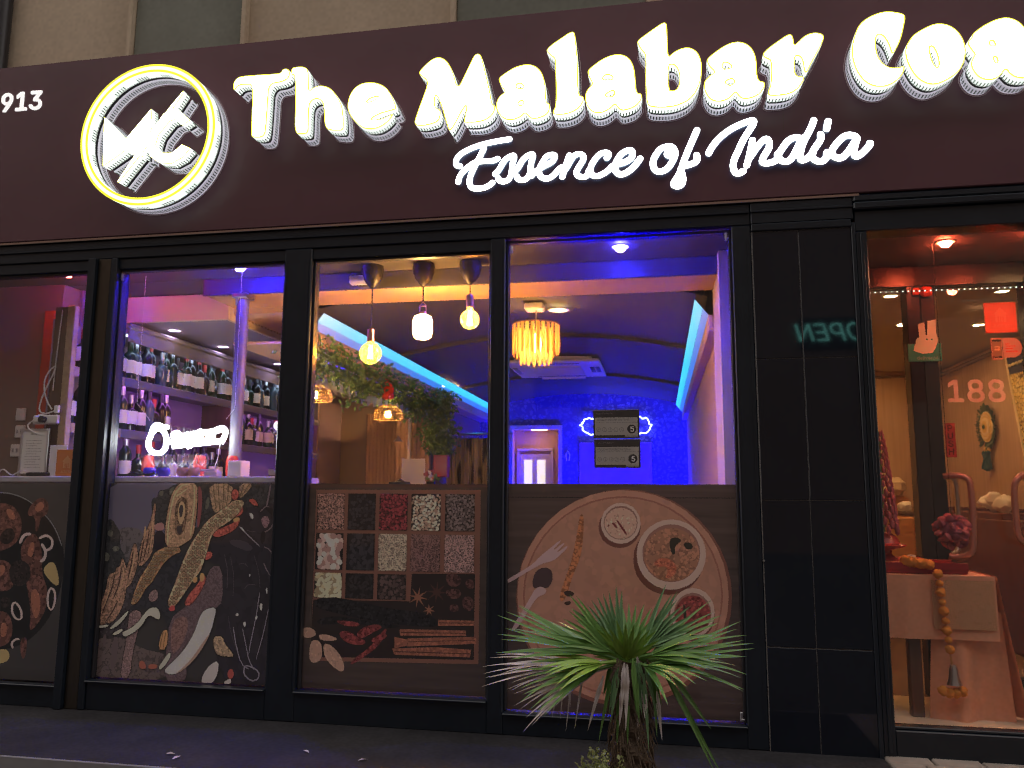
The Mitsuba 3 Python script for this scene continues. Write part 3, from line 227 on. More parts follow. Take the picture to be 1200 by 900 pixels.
# ---- ground ----------------------------------------------------------------
structure('road', cat_([bx(-30, 30, -40, -0.76, -0.24, -0.15)]), 'asphalt')
fore = bx(-12, 0.90, -0.74, 0.10, -0.14, 0.0)
structure('pavement', fore, 'pavement')
put('pavement__edge_strip', bx(-12, 0.90, -0.752, -0.741, -0.14, 0.002, 0.003), 'kerb_paint', label='pale painted nosing along the front edge of the step')
structure('entrance_paving', bx(0.901, 6, -0.76, 0.02, -0.14, -0.012), 'stone_b')
rng = random.Random(3)
for j in range(5):
    y1 = 0.018 - j * 0.155; x = 0.905 - (j % 2) * 0.07
    while x < 2.3:
        w = 0.17 + rng.random() * 0.06; a = max(x, 0.905)
        if x + w - a > 0.03:
            put('entrance_paving__paving_stone', bx(a, x + w - 0.007, y1 - 0.148, y1, -0.06, 0.004 + rng.random() * 0.008, 0.006), 'stone_a')
        x += w
for i, (x, y) in enumerate([(-2.05, -0.60), (-1.98, -0.66), (-1.47, -0.47), (-1.2, -0.5)]):
    lf = trimesh.Trimesh([[0, 0, 0], [.02, .009, .006], [.045, 0, .002], [.022, -.01, .004]], [[0, 1, 2], [0, 2, 3]]); lf.apply_transform(trimesh.transformations.rotation_matrix(i * 1.3, [0, 0, 1])); lf.apply_translation([x, y, 0.004])
    put('litter_scrap', cat_([lf]), 'palm_dry', label=['small dry leaf scrap on the step, farthest left', 'dry leaf scrap just right of the leftmost scrap on the step', 'dry leaf scrap on the step below the spice poster, left one', 'dry leaf scrap on the step below the spice poster, right one'][i], cat='leaf scrap', group='dry scraps on the step')

# ---- building --------------------------------------------------------------
B = thing('shop_building', 'rendered building above the restaurant with cream wall and sage grey panels', 'building')
put(B + '__wall', cat_([bx(-8, 6, 0.06, 0.3, 2.40, 6.2), bx(-8, -4.5, 0.0, 0.3, 0, 2.4), bx(2.75, 6, 0.0, 0.3, 0, 2.4)]), 'cream_render')
put(B + '__side_wall', cat_([bx(-8, -4.5, 0.31, 7.4, 0, 6.2), bx(2.75, 6, 0.31, 7.4, 0, 6.2), bx(-4.49, 2.74, 7.12, 7.4, 0, 6.2)]), 'cream_render')
put(B + '__roof', bx(-8, 6, -0.02, 7.45, 6.21, 6.4), 'dark_ceiling')
put(B + '__floor_slab', bx(-4.49, 2.74, 0.31, 7.11, 2.62, 2.9), 'dark_ceiling')
for i, (a, b) in enumerate([(-2.94, -2.26), (-1.016, -0.02), (1.05, 2.0)]):
    put(B + '__wall_panel', bx(a, b, 0.04, 0.058, 2.9, 5.4, 0.004), 'sage_panel')
    put(B + '__panel_trim', cat_([bx(a - 0.03, a - 0.004, 0.005, 0.059, 2.9, 5.42, 0.005), bx(b + 0.004, b + 0.03, 0.005, 0.059, 2.9, 5.42, 0.005)]), 'cream_render')
put(B + '__rain_pipe', lathe([[0, 2.4], [.045, 2.4], [.045, 5.9], [0, 5.9]], 16, (-3.80, 0.0, 0)), 'dark_metal', 40)
put(B + '__rain_pipe', bx(-4.3, -3.86, 0.02, 0.059, 2.9, 5.4), 'dark_metal', label='dark window beside the rain pipe')

# ---- sign ------------------------------------------------------------------
SG = thing('shop_sign', 'long burgundy fascia board with glowing raised letters, logo ring and white script line', 'shop sign')
put(SG + '__board', cat_([bx(-4.6, 3.1, -0.07, 0.055, 2.464, 3.52, 0.004)]), 'sign_board')
put(SG + '__soffit_trim', bx(-4.6, 0.93, -0.066, 0.0, 2.45, 2.4635, 0.002), 'polished_trim', label='polished metal trim under the fascia board')
for x in (-3.05, -0.62, 0.61): put(SG + '__board_joint', bx(x, x + 0.0012, -0.0704, -0.069, 2.47, 3.515), 'dark_wood')
def ticks(shp, period, width, y, depth, seg=0):
    """the dark gaps between light modules seen through the clear sides: small blocks along the outline"""
    out = []
    for q in polys(shp):
        for ring in [q.exterior] + list(q.interiors):
            n = max(int(ring.length / period), 3)
            for i in range(n):
                if seg and (i // seg) % 2: continue
                a, b = ring.interpolate(i * ring.length / n), ring.interpolate(i * ring.length / n + 0.003)
                d = np.array([b.x - a.x, b.y - a.y]); L_ = np.linalg.norm(d)
                if L_ < 1e-6: continue
                d /= L_; c = np.array([a.x, a.y]); nn = np.array([d[1], -d[0]]) * 0.0009
                out.append(ext(Polygon([c + nn, c + d * width + nn, c + d * width - nn, c - nn]), y, depth))
    return out
def raised(key, shp, rim=0.006, face_L=(14, 13.4, 9), side_L=(1.0, 1.12, 1.02), w=1.0, rimc=(1.5, 1.35, 0.10), seg=0):
    back = shp.buffer(-0.002)
    k = put(key, ext(shp.buffer(-0.005), -0.127, 0.0225), 'black')                    # opaque tray behind the clear side band
    put(k + '__mirror_band', ext(back, -0.0715, 0.055), 'lamp_body', emit=glow((0.40, 0.38, 0.44), w * 0.4))  # glowing band imitating the letter side mirrored in the board
    put(k + '__mirror_outline', ext(shp.buffer(0.005).difference(shp.buffer(0.003)), -0.0702, 0.002), 'mirror_outline')  # pale outline imitating the mirrored edge of the face
    put(k + '__side', ext(shp, -0.150, 0.0605), 'lamp_body', emit=glow(side_L, w * 0.6))
    inner = shp.buffer(-rim)
    put(k + '__face', ext(inner if not inner.is_empty else shp, -0.2108, 0.004), 'lamp_body', emit=glow(face_L, w))
    put(k + '__edge', ext(shp.difference(inner.buffer(0.0004)), -0.2107, 0.003), 'yellow_acrylic', emit=glow(rimc, 0.1))  # dimmer rim imitating the fall-off of light across the lit face
    bits = ticks(shp, 0.0145, 0.0052, -0.154, 0.028, seg) + ticks(back, 0.0145, 0.006, -0.082, 0.03) + ticks(shp, 0.0145, 0.012, -0.152, 0.004)  # middle row repeats the gaps on the imitated reflection
    put(k + '__light_module', cat_(bits), 'led_dark', kind='stuff')
    return k
mat('mirror_outline', (0.5, 0.4, 0.4), 0.4)
dif('led_dark', (0.10, 0.13, 0.10))
for name, outer, *holes in LETTERS:
    p = P2(outer)
    for h in holes: p = p.difference(P2(h, 1))
    raised(SG + '__letter', p)
for nm, q in (('s', [(2060, 2960), (2080, 2940), (2190, 2945), (2230, 2990), (2200, 3050), (2120, 3090), (2130, 3110), (2200, 3100), (2215, 3140), (2120, 3170), (2050, 3130), (2060, 3080), (2150, 3020), (2140, 3000)]), ('t', [(2300, 3170), (2300, 3120), (2330, 3115), (2330, 2980), (2370, 2930), (2450, 2950), (2440, 3000), (2410, 2995), (2410, 3115), (2460, 3120), (2460, 3160), (2410, 3170), (2410, 3260), (2340, 3240), (2330, 3170)])):
    raised(SG + '__letter', P2(q))
cx, cz, rr = [v / 1000 for v in LOGO['ring']]
ring_ = Point(cx, cz).buffer(rr, quad_segs=28).difference(Point(cx, cz).buffer(rr - 0.042, quad_segs=28))
raised(SG + '__logo_ring', ring_, 0.012, (5, 4.4, 0.9), rimc=(1.3, 1.15, 0.06), seg=5)
for q in ('M', 'C', 'slash'): raised(SG + '__logo_letter' if q != 'slash' else SG + '__logo_slash', P2(LOGO[q], 0), 0.003, (14, 14, 12.6), side_L=(1.0, 1.1, 1.0))
hw = [0.0155, 0.0165]
for i, strokes in enumerate(SCRIPT):
    g = unary_union([LineString(curve(np.array(s) / 1000.0)).buffer(hw[i > 5], quad_segs=6) for s in strokes])
    k = put(SG + '__script_letter', ext(g, -0.083, 0.011), 'sign_white')
    put(k + '__face', flat(polys(g.buffer(-.0012)), -0.0947), 'lamp_body', emit=glow((9, 9.4, 9.4), 0.6))
    put(k + '__standoff', ext(g.buffer(-0.008), -0.07, 0.0125), 'lamp_body', emit=glow((0.5, 1.0, 1.5), 0.1))
put(SG + '__number', text('913', 0.108, -3.695, 3.246, -0.07, 0.008, True, -0.01), 'sign_white', emit=glow((0.75, 0.74, 0.72), 0.1), label='raised white digits 913 at the left end')

# ---- shopfront frame and glass ----------------------------------------------
SF = thing('shopfront', 'black aluminium shopfront frame with four tall windows', 'shopfront')
YF0, YF1 = -0.05, 0.06
put(SF + '__header', cat_([bx(-4.5, 0.445, YF0, YF1, 2.345, 2.4485, 0.004), bx(-4.5, -0.765, YF0 + 0.012, YF1 - 0.002, 2.287, 2.3445, 0.003), bx(-4.5, 0.44, YF0 - 0.012, YF0 + 0.0005, 2.40, 2.41, 0.002)]), 'black_frame')
for a, b in ((-4.05, -3.97), (-1.897, -1.745), (-0.80, -0.725), (0.357, 0.446)):
    put(SF + '__mullion', cat_([bx(a, b, YF0, YF1, 0.0, 2.345, 0.005), bx(a + 0.012, a + 0.016, YF0 - 0.002, YF0 + 0.001, 0.13, 2.28), bx(b - 0.02, b - 0.014, YF0 - 0.003, YF0 + 0.001, 0.13, 2.28)]), 'black_frame')
put(SF + '__mullion', cat_([bx(-3.03, -2.985, YF0 - 0.03, YF1, 0.0, 2.345, 0.005), bx(-2.905, -2.868, YF0 - 0.01, YF1, 0.0, 2.345, 0.005)]), 'black_frame', label='wide folding-door post with a metal strip down its middle')
put(SF + '__post_strip', bx(-2.984, -2.906, YF0 - 0.004, YF1 - 0.005, 0.0, 2.344, 0.004), 'post_metal', label='worn metallic strip between two black profiles')
mat('post_metal', (0.11, 0.097, 0.08), 0.28, 0.9)
wins = [(-3.97, -3.03, 0.113, 2.287), (-2.868, -1.897, 0.147, 2.287), (-1.745, -0.80, 0.147, 2.287), (-0.725, 0.357, 0.10, 2.335)]
for a, b, z0, z1 in wins:
    put(SF + '__sill', cat_([bx(a, b, YF0 + 0.003, YF1, 0.0, z0 - 0.012, 0.003), bx(a, b, YF0 - 0.02, YF0 + 0.03, z0 - 0.0118, z0 - 0.002, 0.003)]), 'black_frame')
    put(SF + '__bead', cat_([bx(a, a + 0.012, -0.022, 0.02, z0, z1, 0.002), bx(b - 0.012, b, -0.022, 0.02, z0, z1, 0.002), bx(a + 0.0125, b - 0.0125, -0.022, 0.02, z1 - 0.012, z1, 0.002)]), 'dark_metal')
    put(SF + '__pane', trimesh.Trimesh([[a, 0, z0 - 0.001], [b, 0, z0 - 0.001], [b, 0, z1], [a, 0, z1]], [[0, 1, 2], [0, 2, 3]], process=False), 'glass')
for x, z in ((-2.85, 2.245), (-0.70, 2.29), (0.335, 2.30), (0.335, 0.13)):
    put(SF + '__lock', cat_([bx(x - 0.006, x + 0.006, -0.034, -0.021, z - 0.02, z + 0.02, 0.002), bx(x - 0.002, x + 0.012, -0.042, -0.0335, z - 0.012, z - 0.006, 0.001)]), 'steel')

# ---- tiled pillar ------------------------------------------------------------
TP = thing('tiled_pillar', 'pillar of glossy black tiles with thin pale joints between window and entrance', 'pillar')
put(TP + '__core', bx(0.4465, 0.888, -0.044, 0.3, -0.02, 2.33), 'grout')
put(TP + '__head', cat_([bx(0.4468, 0.9, -0.058, 0.06, 2.3455, 2.449, .004), bx(0.4468, 0.9, -0.066, -0.059, 2.40, 2.41, .002)]), 'black_frame')
put(TP + '__trim', cat_([bx(0.887, 0.905, -0.06, 0.0, -0.02, 2.33, 0.003), bx(0.4468, 0.888, -0.062, -0.02, 2.31, 2.345, 0.004)]), 'black_frame')
zz = [-0.018, 0.433, 1.066, 1.705, 2.308]
for i in range(4):
    for a, b in ((0.4505, 0.6535), (0.6575, 0.8865)):
        put(TP + '__tile', bx(a, b, -0.052, -0.043, zz[i] + 0.002, zz[i + 1] - 0.002, 0.0012), 'tile')
put(TP + '__stud', lathe([[0, 0], [.006, 0], [.004, .004], [0, .005]], 10, (0, 0, 0)).apply_transform(trimesh.transformations.rotation_matrix(math.pi / 2, [1, 0, 0])).apply_translation([0.449, -0.052, 0.80]), 'steel')

# ---- entrance ----------------------------------------------------------------
EN = thing('entrance_screen', 'black framed glass entrance screen right of the tiled pillar', 'entrance')
put(EN + '__jamb', cat_([bx(0.9052, 0.956, -0.05, 0.08, -0.012, 2.287, 0.004), bx(0.925, 0.94, -0.058, -0.049, 0.02, 2.28, 0.002)]), 'black_frame')
put(EN + '__jamb', bx(2.4, 2.75, -0.05, 0.08, -0.012, 2.287, 0.004), 'black_frame')
put(EN + '__header', cat_([bx(0.9052, 2.75, -0.05, 0.08, 2.2875, 2.385, 0.004), bx(0.90, 2.75, -0.075, 0.08, 2.386, 2.42, 0.006), bx(0.90, 2.75, -0.065, 0.08, 2.421, 2.463, 0.01)]), 'black_frame')
put(EN + '__threshold', cat_([bx(0.9565, 2.399, -0.045, 0.08, -0.012, 0.112, 0.004), bx(0.9565, 2.399, -0.03, 0.03, 0.1125, 0.125, 0.003)]), 'black_frame')
put(EN + '__pane', trimesh.Trimesh([[0.957, 0, 0.126], [2.398, 0, 0.126], [2.398, 0, 2.286], [0.957, 0, 2.286]], [[0, 1, 2], [0, 2, 3]], process=False), 'glass')

# ---- printed window posters --------------------------------------------------
def pcol(c):                                                       # ink colours muted and lifted to imitate haze over the posters
    c = c ** 2.2; l = c @ [0.3, 0.5, 0.2]
    return (l + (c - l) * 0.78) * np.array([1.0, 0.93, 0.98]) * 1.9 + 0.014
def rectp(x0, x1, z0, z1): return rect2(x0, z0, x1, z1)
dif('print_contour', (0.022, 0.018, 0.02))
def speckle(shape, n, size, rg, asp=1.8):
    x0, z0, x1, z1 = shape.bounds; out = []
    from shapely.prepared import prep
    pp = prep(shape)
    for _ in range(n * 3):
        x, z = rg.uniform(x0, x1), rg.uniform(z0, z1)
        if not pp.contains(Point(x, z)): continue
        s = size * rg.uniform(0.5, 1.3); a0 = rg.random() * 6.28; st = rg.uniform(1, asp)
        q = [(x + s * st * math.cos(t) * math.cos(a0) - s * math.sin(t) * math.sin(a0), z + s * st * math.cos(t) * math.sin(a0) + s * math.sin(t) * math.cos(a0)) for t in (k * 1.0472 + rg.uniform(-.35, .35) for k in range(6))]
        out.append(Polygon(q))
        if len(out) >= n: break
    return out
def poster(key, tg, base, frame, prints, grain, edged=()):
    y = 0.0085
    put(key + '__sheet', bx(frame[0], frame[1], y, y + 0.001, frame[2], frame[3]), base)
    clip = rectp(*frame); rg = random.Random(tg)
    for name, col, sm, pts in prints:
        y -= 0.00012
        g = [q for p in pts for q in polys(P2(p, int(2 * sm)).intersection(clip))]
        if not g: continue
        if name in edged:                                             # dark contour round the lighter shapes of the print
            y -= 0.0001; put(key + '__contour', flat(polys(unary_union(g).buffer(.0028).intersection(clip)), y), 'print_contour'); y -= 0.00005
        c = np.array(col) / 255.0; c = pcol(c)
        dif(f'print_{tg}_{name}', np.clip(c, 0, 0.85))
        k = put(key + '__' + name, flat(g, y), f'print_{tg}_{name}')
        if name in grain:                                             # the print's own mottling: darker and lighter flecks
            n, size, amt = grain[name]
            for j, f in enumerate((1 - amt, 1 + amt * 1.3)):
                dif(f'print_{tg}_{name}_{j}', np.clip(c * f, 0, 0.9))
                u = unary_union(g)
                put(k + '__fleck', flat([s.intersection(u) for s in speckle(u, n, size, rg)], y - 0.00003 - 0.00003 * j), f'print_{tg}_{name}_{j}', kind='stuff')
mat('poster_dark', proc(lambda p, n, uv: mix((0.055, 0.052, 0.055), (0.072, 0.068, 0.068), fbm(p.x * 3, p.z * 3, 0, 4))), 0.5)
mat('poster_wood', proc(lambda p, n, uv: mix((0.06, 0.04, 0.035), (0.11, 0.073, 0.06), fbm(p.x * 3 + 0.4 * fbm(p.x * 4, p.z * 9), p.z * 42, 0, 4))), 0.5)
mat('poster_plank', proc(lambda p, n, uv: mix((0.06, 0.04, 0.038), (0.14, 0.092, 0.085), fbm(p.x * 2.2 + 0.6 * fbm(p.x * 3, p.z * 6), (p.z + 0.03 * fbm(p.x * 2, p.z * 2, 4)) * 48, 0, 4))), 0.5)
PG = 'food and festival posters inside the windows'
k = thing('window_poster', 'poster of roast chicken legs with onion rings on a black plate, far left window', 'poster', PG)
poster(k, 'chk', 'poster_dark', (-3.96, -3.035, 0.113, 1.133), PRINTS['chk'], {'meat': (220, 0.008, 0.5), 'char': (60, 0.006, 0.5), 'sear': (60, 0.004, 0.3)})
k = thing('window_poster', 'poster of decorated temple elephants with gold headdresses and tusks', 'poster', PG)
poster(k, 'ele', 'poster_dark', (-2.866, -1.899, 0.148, 1.134), PRINTS['ele'], {'dark_tree': (420, 0.008, 0.25), 'far_tree': (160, 0.008, 0.25), 'tree_leaf': (90, 0.005, 0.35), 'crowd': (520, 0.007, 0.25), 'far_elephant': (160, 0.007, 0.4), 'far_strip': (420, 0.005, 0.35), 'mid_headdress': (170, 0.005, 0.35), 'big_headdress': (330, 0.006, 0.38), 'trunk': (650, 0.004, 0.22), 'trunk_pink': (160, 0.004, 0.25), 'mid_trunk': (200, 0.004, 0.3), 'red_garland': (200, 0.006, 0.4), 'plaque': (220, 0.005, 0.3), 'plaque_inner': (90, 0.005, 0.5), 'gold_fan': (160, 0.005, 0.3), 'big_head': (150, 0.022, 0.10), 'head_light': (120, 0.010, 0.08), 'mid_body': (100, 0.012, 0.15), 'ear_skin': (50, 0.004, 0.3), 'tusk': (80, 0.005, 0.1), 'cloth_tan': (40, 0.004, 0.35)}, {'plaque', 'big_headdress', 'mid_headdress', 'tusk', 'far_tusk', 'red_garland', 'far_strip', 'mid_trunk', 'cloth_pale', 'cloth_tan', 'tassel'})
k = thing('window_poster', 'poster of a wooden tray of whole spices in square compartments', 'poster', PG)
poster(k, 'spi', 'poster_wood', (-1.743, -0.802, 0.148, 1.133), PRINTS['spi'], {'chilli': (60, 0.006, 0.5), 'vanilla': (120, 0.006, 0.6), 'cinnamon': (120, 0.006, 0.25), 'nutmeg': (60, 0.006, 0.5), 'bay_leaf': (40, 0.004, 0.2)})
bx_ = lambda u, r, s: [Point(x, z).buffer(r, quad_segs=2) for j, z in enumerate(np.arange(u.bounds[1], u.bounds[3], s)) for x in np.arange(u.bounds[0] + (j % 2) * s / 2, u.bounds[2], s) if u.buffer(-r).contains(Point(x, z))]
ek = 'window_poster_001'; dif('print_boss', (0.57, 0.41, 0.27)); dif('print_boss_dark', (0.19, 0.125, 0.08))
for nm_, s_ in (('big_headdress', .023), ('mid_headdress', .019)):                # rows of domed bosses on the gold headdresses
    u_ = unary_union([q for n_, c_, sm_, pts_ in PRINTS['ele'] if n_ == nm_ for p_ in pts_ for q in polys(P2(p_, 1))])
    put(ek + '__boss', flat(bx_(u_, s_ * .46, s_), .0012), 'print_boss_dark', kind='stuff'); put(ek + '__boss', flat(bx_(u_, s_ * .33, s_), .0011), 'print_boss', kind='stuff')
cols_ = [(-1.687, -1.543), (-1.524, -1.380), (-1.360, -1.215), (-1.196, -1.048), (-1.025, -0.878)]
rows_ = [(0.908, 1.085), (0.713, 0.890), (0.577, 0.697)]
spice = [[('coriander', (150, 112, 96), 0.0042, 1.1), ('dark_pea', (44, 42, 46), 0.008, 1.1), ('red_berry', (132, 40, 50), 0.006, 1.1), ('chickpea', (200, 164, 132), 0.0062, 1.1), ('pepper', (104, 92, 88), 0.006, 1.1)],
         [('nutmeg_shell', (200, 158, 142), 0.015, 1.25), ('black_bean', (46, 44, 48), 0.009, 1.4), ('fennel', (166, 148, 122), 0.0026, 4), ('cumin', (116, 84, 78), 0.0026, 4), ('caraway', (150, 120, 112), 0.0026, 3.5)],
         [('cardamom', (186, 172, 122), 0.0095, 2.0), ('clove', (40, 36, 38), 0.006, 2.4), ('allspice', (78, 62, 58), 0.0085, 1.1)]]
def grains(r, s, asp, rg):
    """a filled compartment: seeds on a jittered grid, each a small printed shape"""
    out = []; st = s * (1.75 if s < .009 else 1.5) * (1 + 0.25 * (asp > 2)); jt = .42 if s < .009 else .2; z = r[2] + s
    while z < r[3] - s * 0.4:
        x = r[0] + s + rg.random() * st
        while x < r[1] - s * 0.4:
            a0 = rg.random() * 6.28; q = s * rg.uniform(0.8, 1.12); cx_, cz_ = x + rg.uniform(-jt, jt) * st, z + rg.uniform(-jt, jt) * st
            out.append(Polygon([(cx_ + q * asp * math.cos(t) * math.cos(a0) - q * math.sin(t) * math.sin(a0), cz_ + q * asp * math.cos(t) * math.sin(a0) + q * math.sin(t) * math.cos(a0)) for t in (k_ * 0.8976 for k_ in range(7))]))
            x += st * (1 + 0.5 * (asp > 2))
        z += st * 0.92
    return out
rg = random.Random(8)
dif('print_well', (0.035, 0.025, 0.024))
wells, marks = [], {}
for j, row in enumerate(rows_):
    for i, cl in enumerate(cols_):
        r = (cl[0], cl[1], row[0], row[1])
        if j == 2 and i > 2: continue
        wells.append(rectp(*r)); nm, col, s, asp = spice[j][i]
        gs = grains(r, s, asp, rg); rc = rectp(*r); rg.shuffle(gs); marks[nm] = (col, [[g.intersection(rc) for g in gs[a::3]] for a in range(3)])
put(k + '__compartment', flat(wells, 0.0059), 'print_well')
for nm, (col, sets) in marks.items():
    kk = k + '__' + nm; c = pcol(np.array(col) / 255)
    for a, f in enumerate((1.0, 0.55, 1.35)):
        dif(f'print_{nm}_{a}', np.clip(c * f, 0, .85)); put(kk, flat(sets[a], 0.0056 - 0.0002 * a), f'print_{nm}_{a}', kind='stuff')
k = thing('window_poster', 'poster of a round wooden board with curry bowls, fork and spoon, behind the palm', 'poster', PG)
poster(k, 'plt', 'poster_plank', (-0.723, 0.355, 0.101, 1.136), PRINTS['plt'], {'board': (90, 0.012, 0.06), 'board_mid': (240, 0.016, 0.05), 'curry': (130, 0.007, 0.25), 'relish': (60, 0.006, 0.5), 'turmeric': (120, 0.006, 0.3), 'yogurt': (40, 0.003, 0.4), 'prawn': (30, 0.004, 0.3)})

# ---- the dark house across the street (only its effect is seen: it is what the glass and tiles mirror) ----
OB = thing('opposite_house', 'dark brick house across the street with unlit windows', 'house')
put(OB + '__wall', bx(-45, 45, -15.5, -15, -0.15, 14.5), 'far_brick'); put(OB + '__roof', bx(-45, 45, -15.6, -14.8, 14.51, 14.8, .05), 'dark_metal')
mat('far_brick', (0.22, 0.16, 0.13), 0.85)
for i in range(8):
    for j in range(2): put(OB + '__window', bx(-14 + i * 3.7, -12.7 + i * 3.7, -14.99, -14.95, 3.2 + j * 2.7, 4.9 + j * 2.7), 'black')

NO = thing('neon_open_sign', 'green neon OPEN sign on the house across the street, mirrored in the black tiles', 'neon sign')
m = meshkit.text_mesh('OPEN', 0.40, 0.03, False); v = m.vertices.copy(); v[:, 0] += .25 * v[:, 1]; m.vertices = np.c_[4.65 - v[:, 0], -14.92 + v[:, 2], 4.56 + v[:, 1]]
put(NO + '__lettering', m, 'lamp_body', emit=glow((0.5, 2.2, 1.9), 0.1)); put(NO + '__board', bx(3.2, 4.8, -14.99, -14.93, 4.4, 5.1), 'black')
# ---- the rooms behind the glass ----------------------------------------------
structure('interior_floor', bx(-4.49, 2.74, 0.09, 6.6, -0.1, 0.04), 'room_floor')
structure('front_ceiling', cat_([bx(-4.49, 0.56, 0.07, 0.499, 2.365, 2.42)]), 'front_ceiling')
structure('ceiling_beam', bx(-2.688, 0.56, 0.5, 0.86, 2.27, 2.62, 0.004), 'beam_paint')
structure('beam_facing', bx(-2.690, 0.56, 0.488, 0.4995, 2.262, 2.364, 0.003), 'front_ceiling')
# vault: shallow arch from x = -2.15 to 0.30
ang = np.linspace(-1, 1, 25); xs = -0.925 + 1.225 * ang; zs = 2.385 - 0.15 * ang ** 2
vv, ff = [], []
for i in range(25):
    for y in (0.861, 6.6): vv += [[xs[i], y, zs[i]]]
for i in range(24): a = 2 * i; ff += [[a, a + 1, a + 3], [a, a + 3, a + 2]]
structure('vaulted_ceiling', trimesh.Trimesh(vv, ff, process=False), 'vault', True)
for yy in (2.5, 4.6):
    rb = [[x, yy, z - 0.012] for x, z in zip(xs, zs)]
    structure('ceiling_rib', ext(Polygon([(a[0], a[2] - .018) for a in rb] + [(a[0], a[2] + .03) for a in rb[::-1]]), yy + .12, .12), 'vault')
structure('interior_wall', cat_([bx(-1.216, 0.75, 6.42, 6.6, 0.0, 2.6), bx(-2.3, -1.90, 6.42, 6.6, 0, 2.6), bx(-1.8995, -1.2165, 6.42, 6.6, 1.955, 2.6)]), 'wallpaper')
structure('interior_wall', bx(0.33, 0.44, 0.40, 0.9, 0, 2.6), 'cream_paint')
structure('interior_wall', bx(0.36, 0.88, 0.9, 6.6, 0, 2.6), 'tan_paint')
structure('interior_wall', bx(0.445, 0.888, 0.301, 0.899, 0, 2.6), 'wall_brown')
structure('interior_wall', cat_([bx(-4.49, -2.0, 6.601, 6.62, 0, 2.6), bx(-1.1, 2.74, 6.601, 6.62, 0, 2.6)]), 'wall_brown')
structure('interior_wall', bx(-4.49, -3.62, 0.46, 0.60, 0.04, 2.6), 'wall_brown')
structure('interior_wall', bx(-3.64, -3.60, 0.60, 6.6, 0.04, 2.6), 'wall_purple')
# long cornices with light coves on both sides of the vault
for s, x0 in (('left', -2.15), ('right', 0.30)):
    d = 1 if s == 'left' else -1
    xa, xb = (-2.69, x0) if s == 'left' else (x0, 0.36)
    structure('cornice', cat_([bx(xa, xb, 0.861, 6.41, 2.03, 2.05, 0.004), bx(x0 - d * 0.025, x0, 0.861, 6.41, 2.0505, 2.125, 0.004)]), 'tan_paint')
    def slant(a, b):                                              # an angled light profile along the foot of the vault
        (xa_, za_), (xb_, zb_) = a, b
        f = [[0, 1, 2], [0, 2, 3]] if d < 0 else [[0, 2, 1], [0, 3, 2]]
        return trimesh.Trimesh([[xa_, .87, za_], [xa_, 6.38, za_], [xb_, 6.38, zb_], [xb_, .87, zb_]], f, process=False)
    ck = put('cove_light', slant((x0 + d * .075, 2.222), (x0 + d * .03, 2.165)), 'lamp_body', emit=glow((0.03, 0.72, 1.05), 1.0),
        label=f'long cyan light strip along the {s} edge of the vaulted ceiling', cat='light strip', group='cyan cove lights')
    put(ck + '__blue_glow_band', slant((x0 + d * .029, 2.164), (x0 - d * .002, 2.125)), 'lamp_body', emit=glow((0.02, 0.20, 0.75), 0.6))  # blue lamplight on the cornice face, imitated as a second glowing band
def washer(x0, x1, y): return trimesh.Trimesh([[x0, y, .25], [x1, y, .25], [x1, y + .012, .10], [x0, y + .012, .10]], [[0, 1, 2], [0, 2, 3]], process=False)
structure('soffit', bx(-2.69, -2.17, 0.861, 6.41, 2.235, 2.29), 'tan_paint')
put('added_blue_washer', washer(-0.95, 0.25, 5.5), 'lamp_body', emit=glow((0.5, 0.5, 650), 3.0), label='unseen blue light bar added on the floor to light the patterned back wall', cat='light bar')  # unseen lamp added to flood the back wall with blue
put('added_blue_washer__housing', bx(-0.97, 0.27, 5.40, 5.497, .10, .24, .008), 'black')
# back passage with glazed door
structure('passage_wall', cat_([bx(-1.90, -1.86, 6.38, 6.42, 0.0, 1.98), bx(-1.26, -1.215, 6.38, 6.42, 0.0, 1.98), bx(-1.86, -1.26, 6.38, 6.42, 1.93, 1.98)]), 'cream_paint')
structure('passage_wall', cat_([bx(-1.96, -1.1, 7.0, 7.02, 0, 2.1), bx(-1.95, -1.93, 6.601, 7.0, 0, 2.1), bx(-1.21, -1.19, 6.601, 7.0, 0, 2.1), bx(-1.93, -1.21, 6.601, 7.0, 1.96, 2.0)]), 'tan_paint')
k = thing('glazed_door', 'cream door with two tall lit glass panes in the passage at the back', 'door')
put(k + '__leaf', cat_([bx(-1.86, -1.44, 6.96, 6.99, 0.05, 1.64, 0.004), bx(-1.90, -1.86, 6.95, 6.992, 0.05, 1.68, 0.004), bx(-1.44, -1.40, 6.95, 6.992, 0.05, 1.68, 0.004), bx(-1.90, -1.40, 6.945, 6.992, 1.6805, 1.72, 0.004)]), 'cream_paint')
for x in (-1.80, -1.62): put(k + '__pane', bx(x, x + 0.11, 6.95, 6.959, 0.7, 1.56), 'lamp_body', emit=glow((0.95, 0.85, 0.42), 0.5))
put('passage_light', bx(-1.66, -1.46, 6.68, 6.78, 1.945, 1.958), 'lamp_body', emit=glow((13, 6.5, 1.7), 0.8), label='warm ceiling light over the back passage', cat='ceiling light')
put('wall_panel', bx(-0.97, -0.10, 6.38, 6.415, 0.1, 1.74, 0.015), 'lilac_panel', label='lilac padded panel on the patterned back wall below the halo light', cat='panel')
put('wall_panel__rim', cat_([bx(-0.99, -0.955, 6.37, 6.412, 0.1, 1.755, 0.006), bx(-0.115, -0.08, 6.37, 6.412, 0.1, 1.755, 0.006), bx(-0.9545, -0.1155, 6.37, 6.412, 1.72, 1.755, 0.006)]), 'lilac_panel')
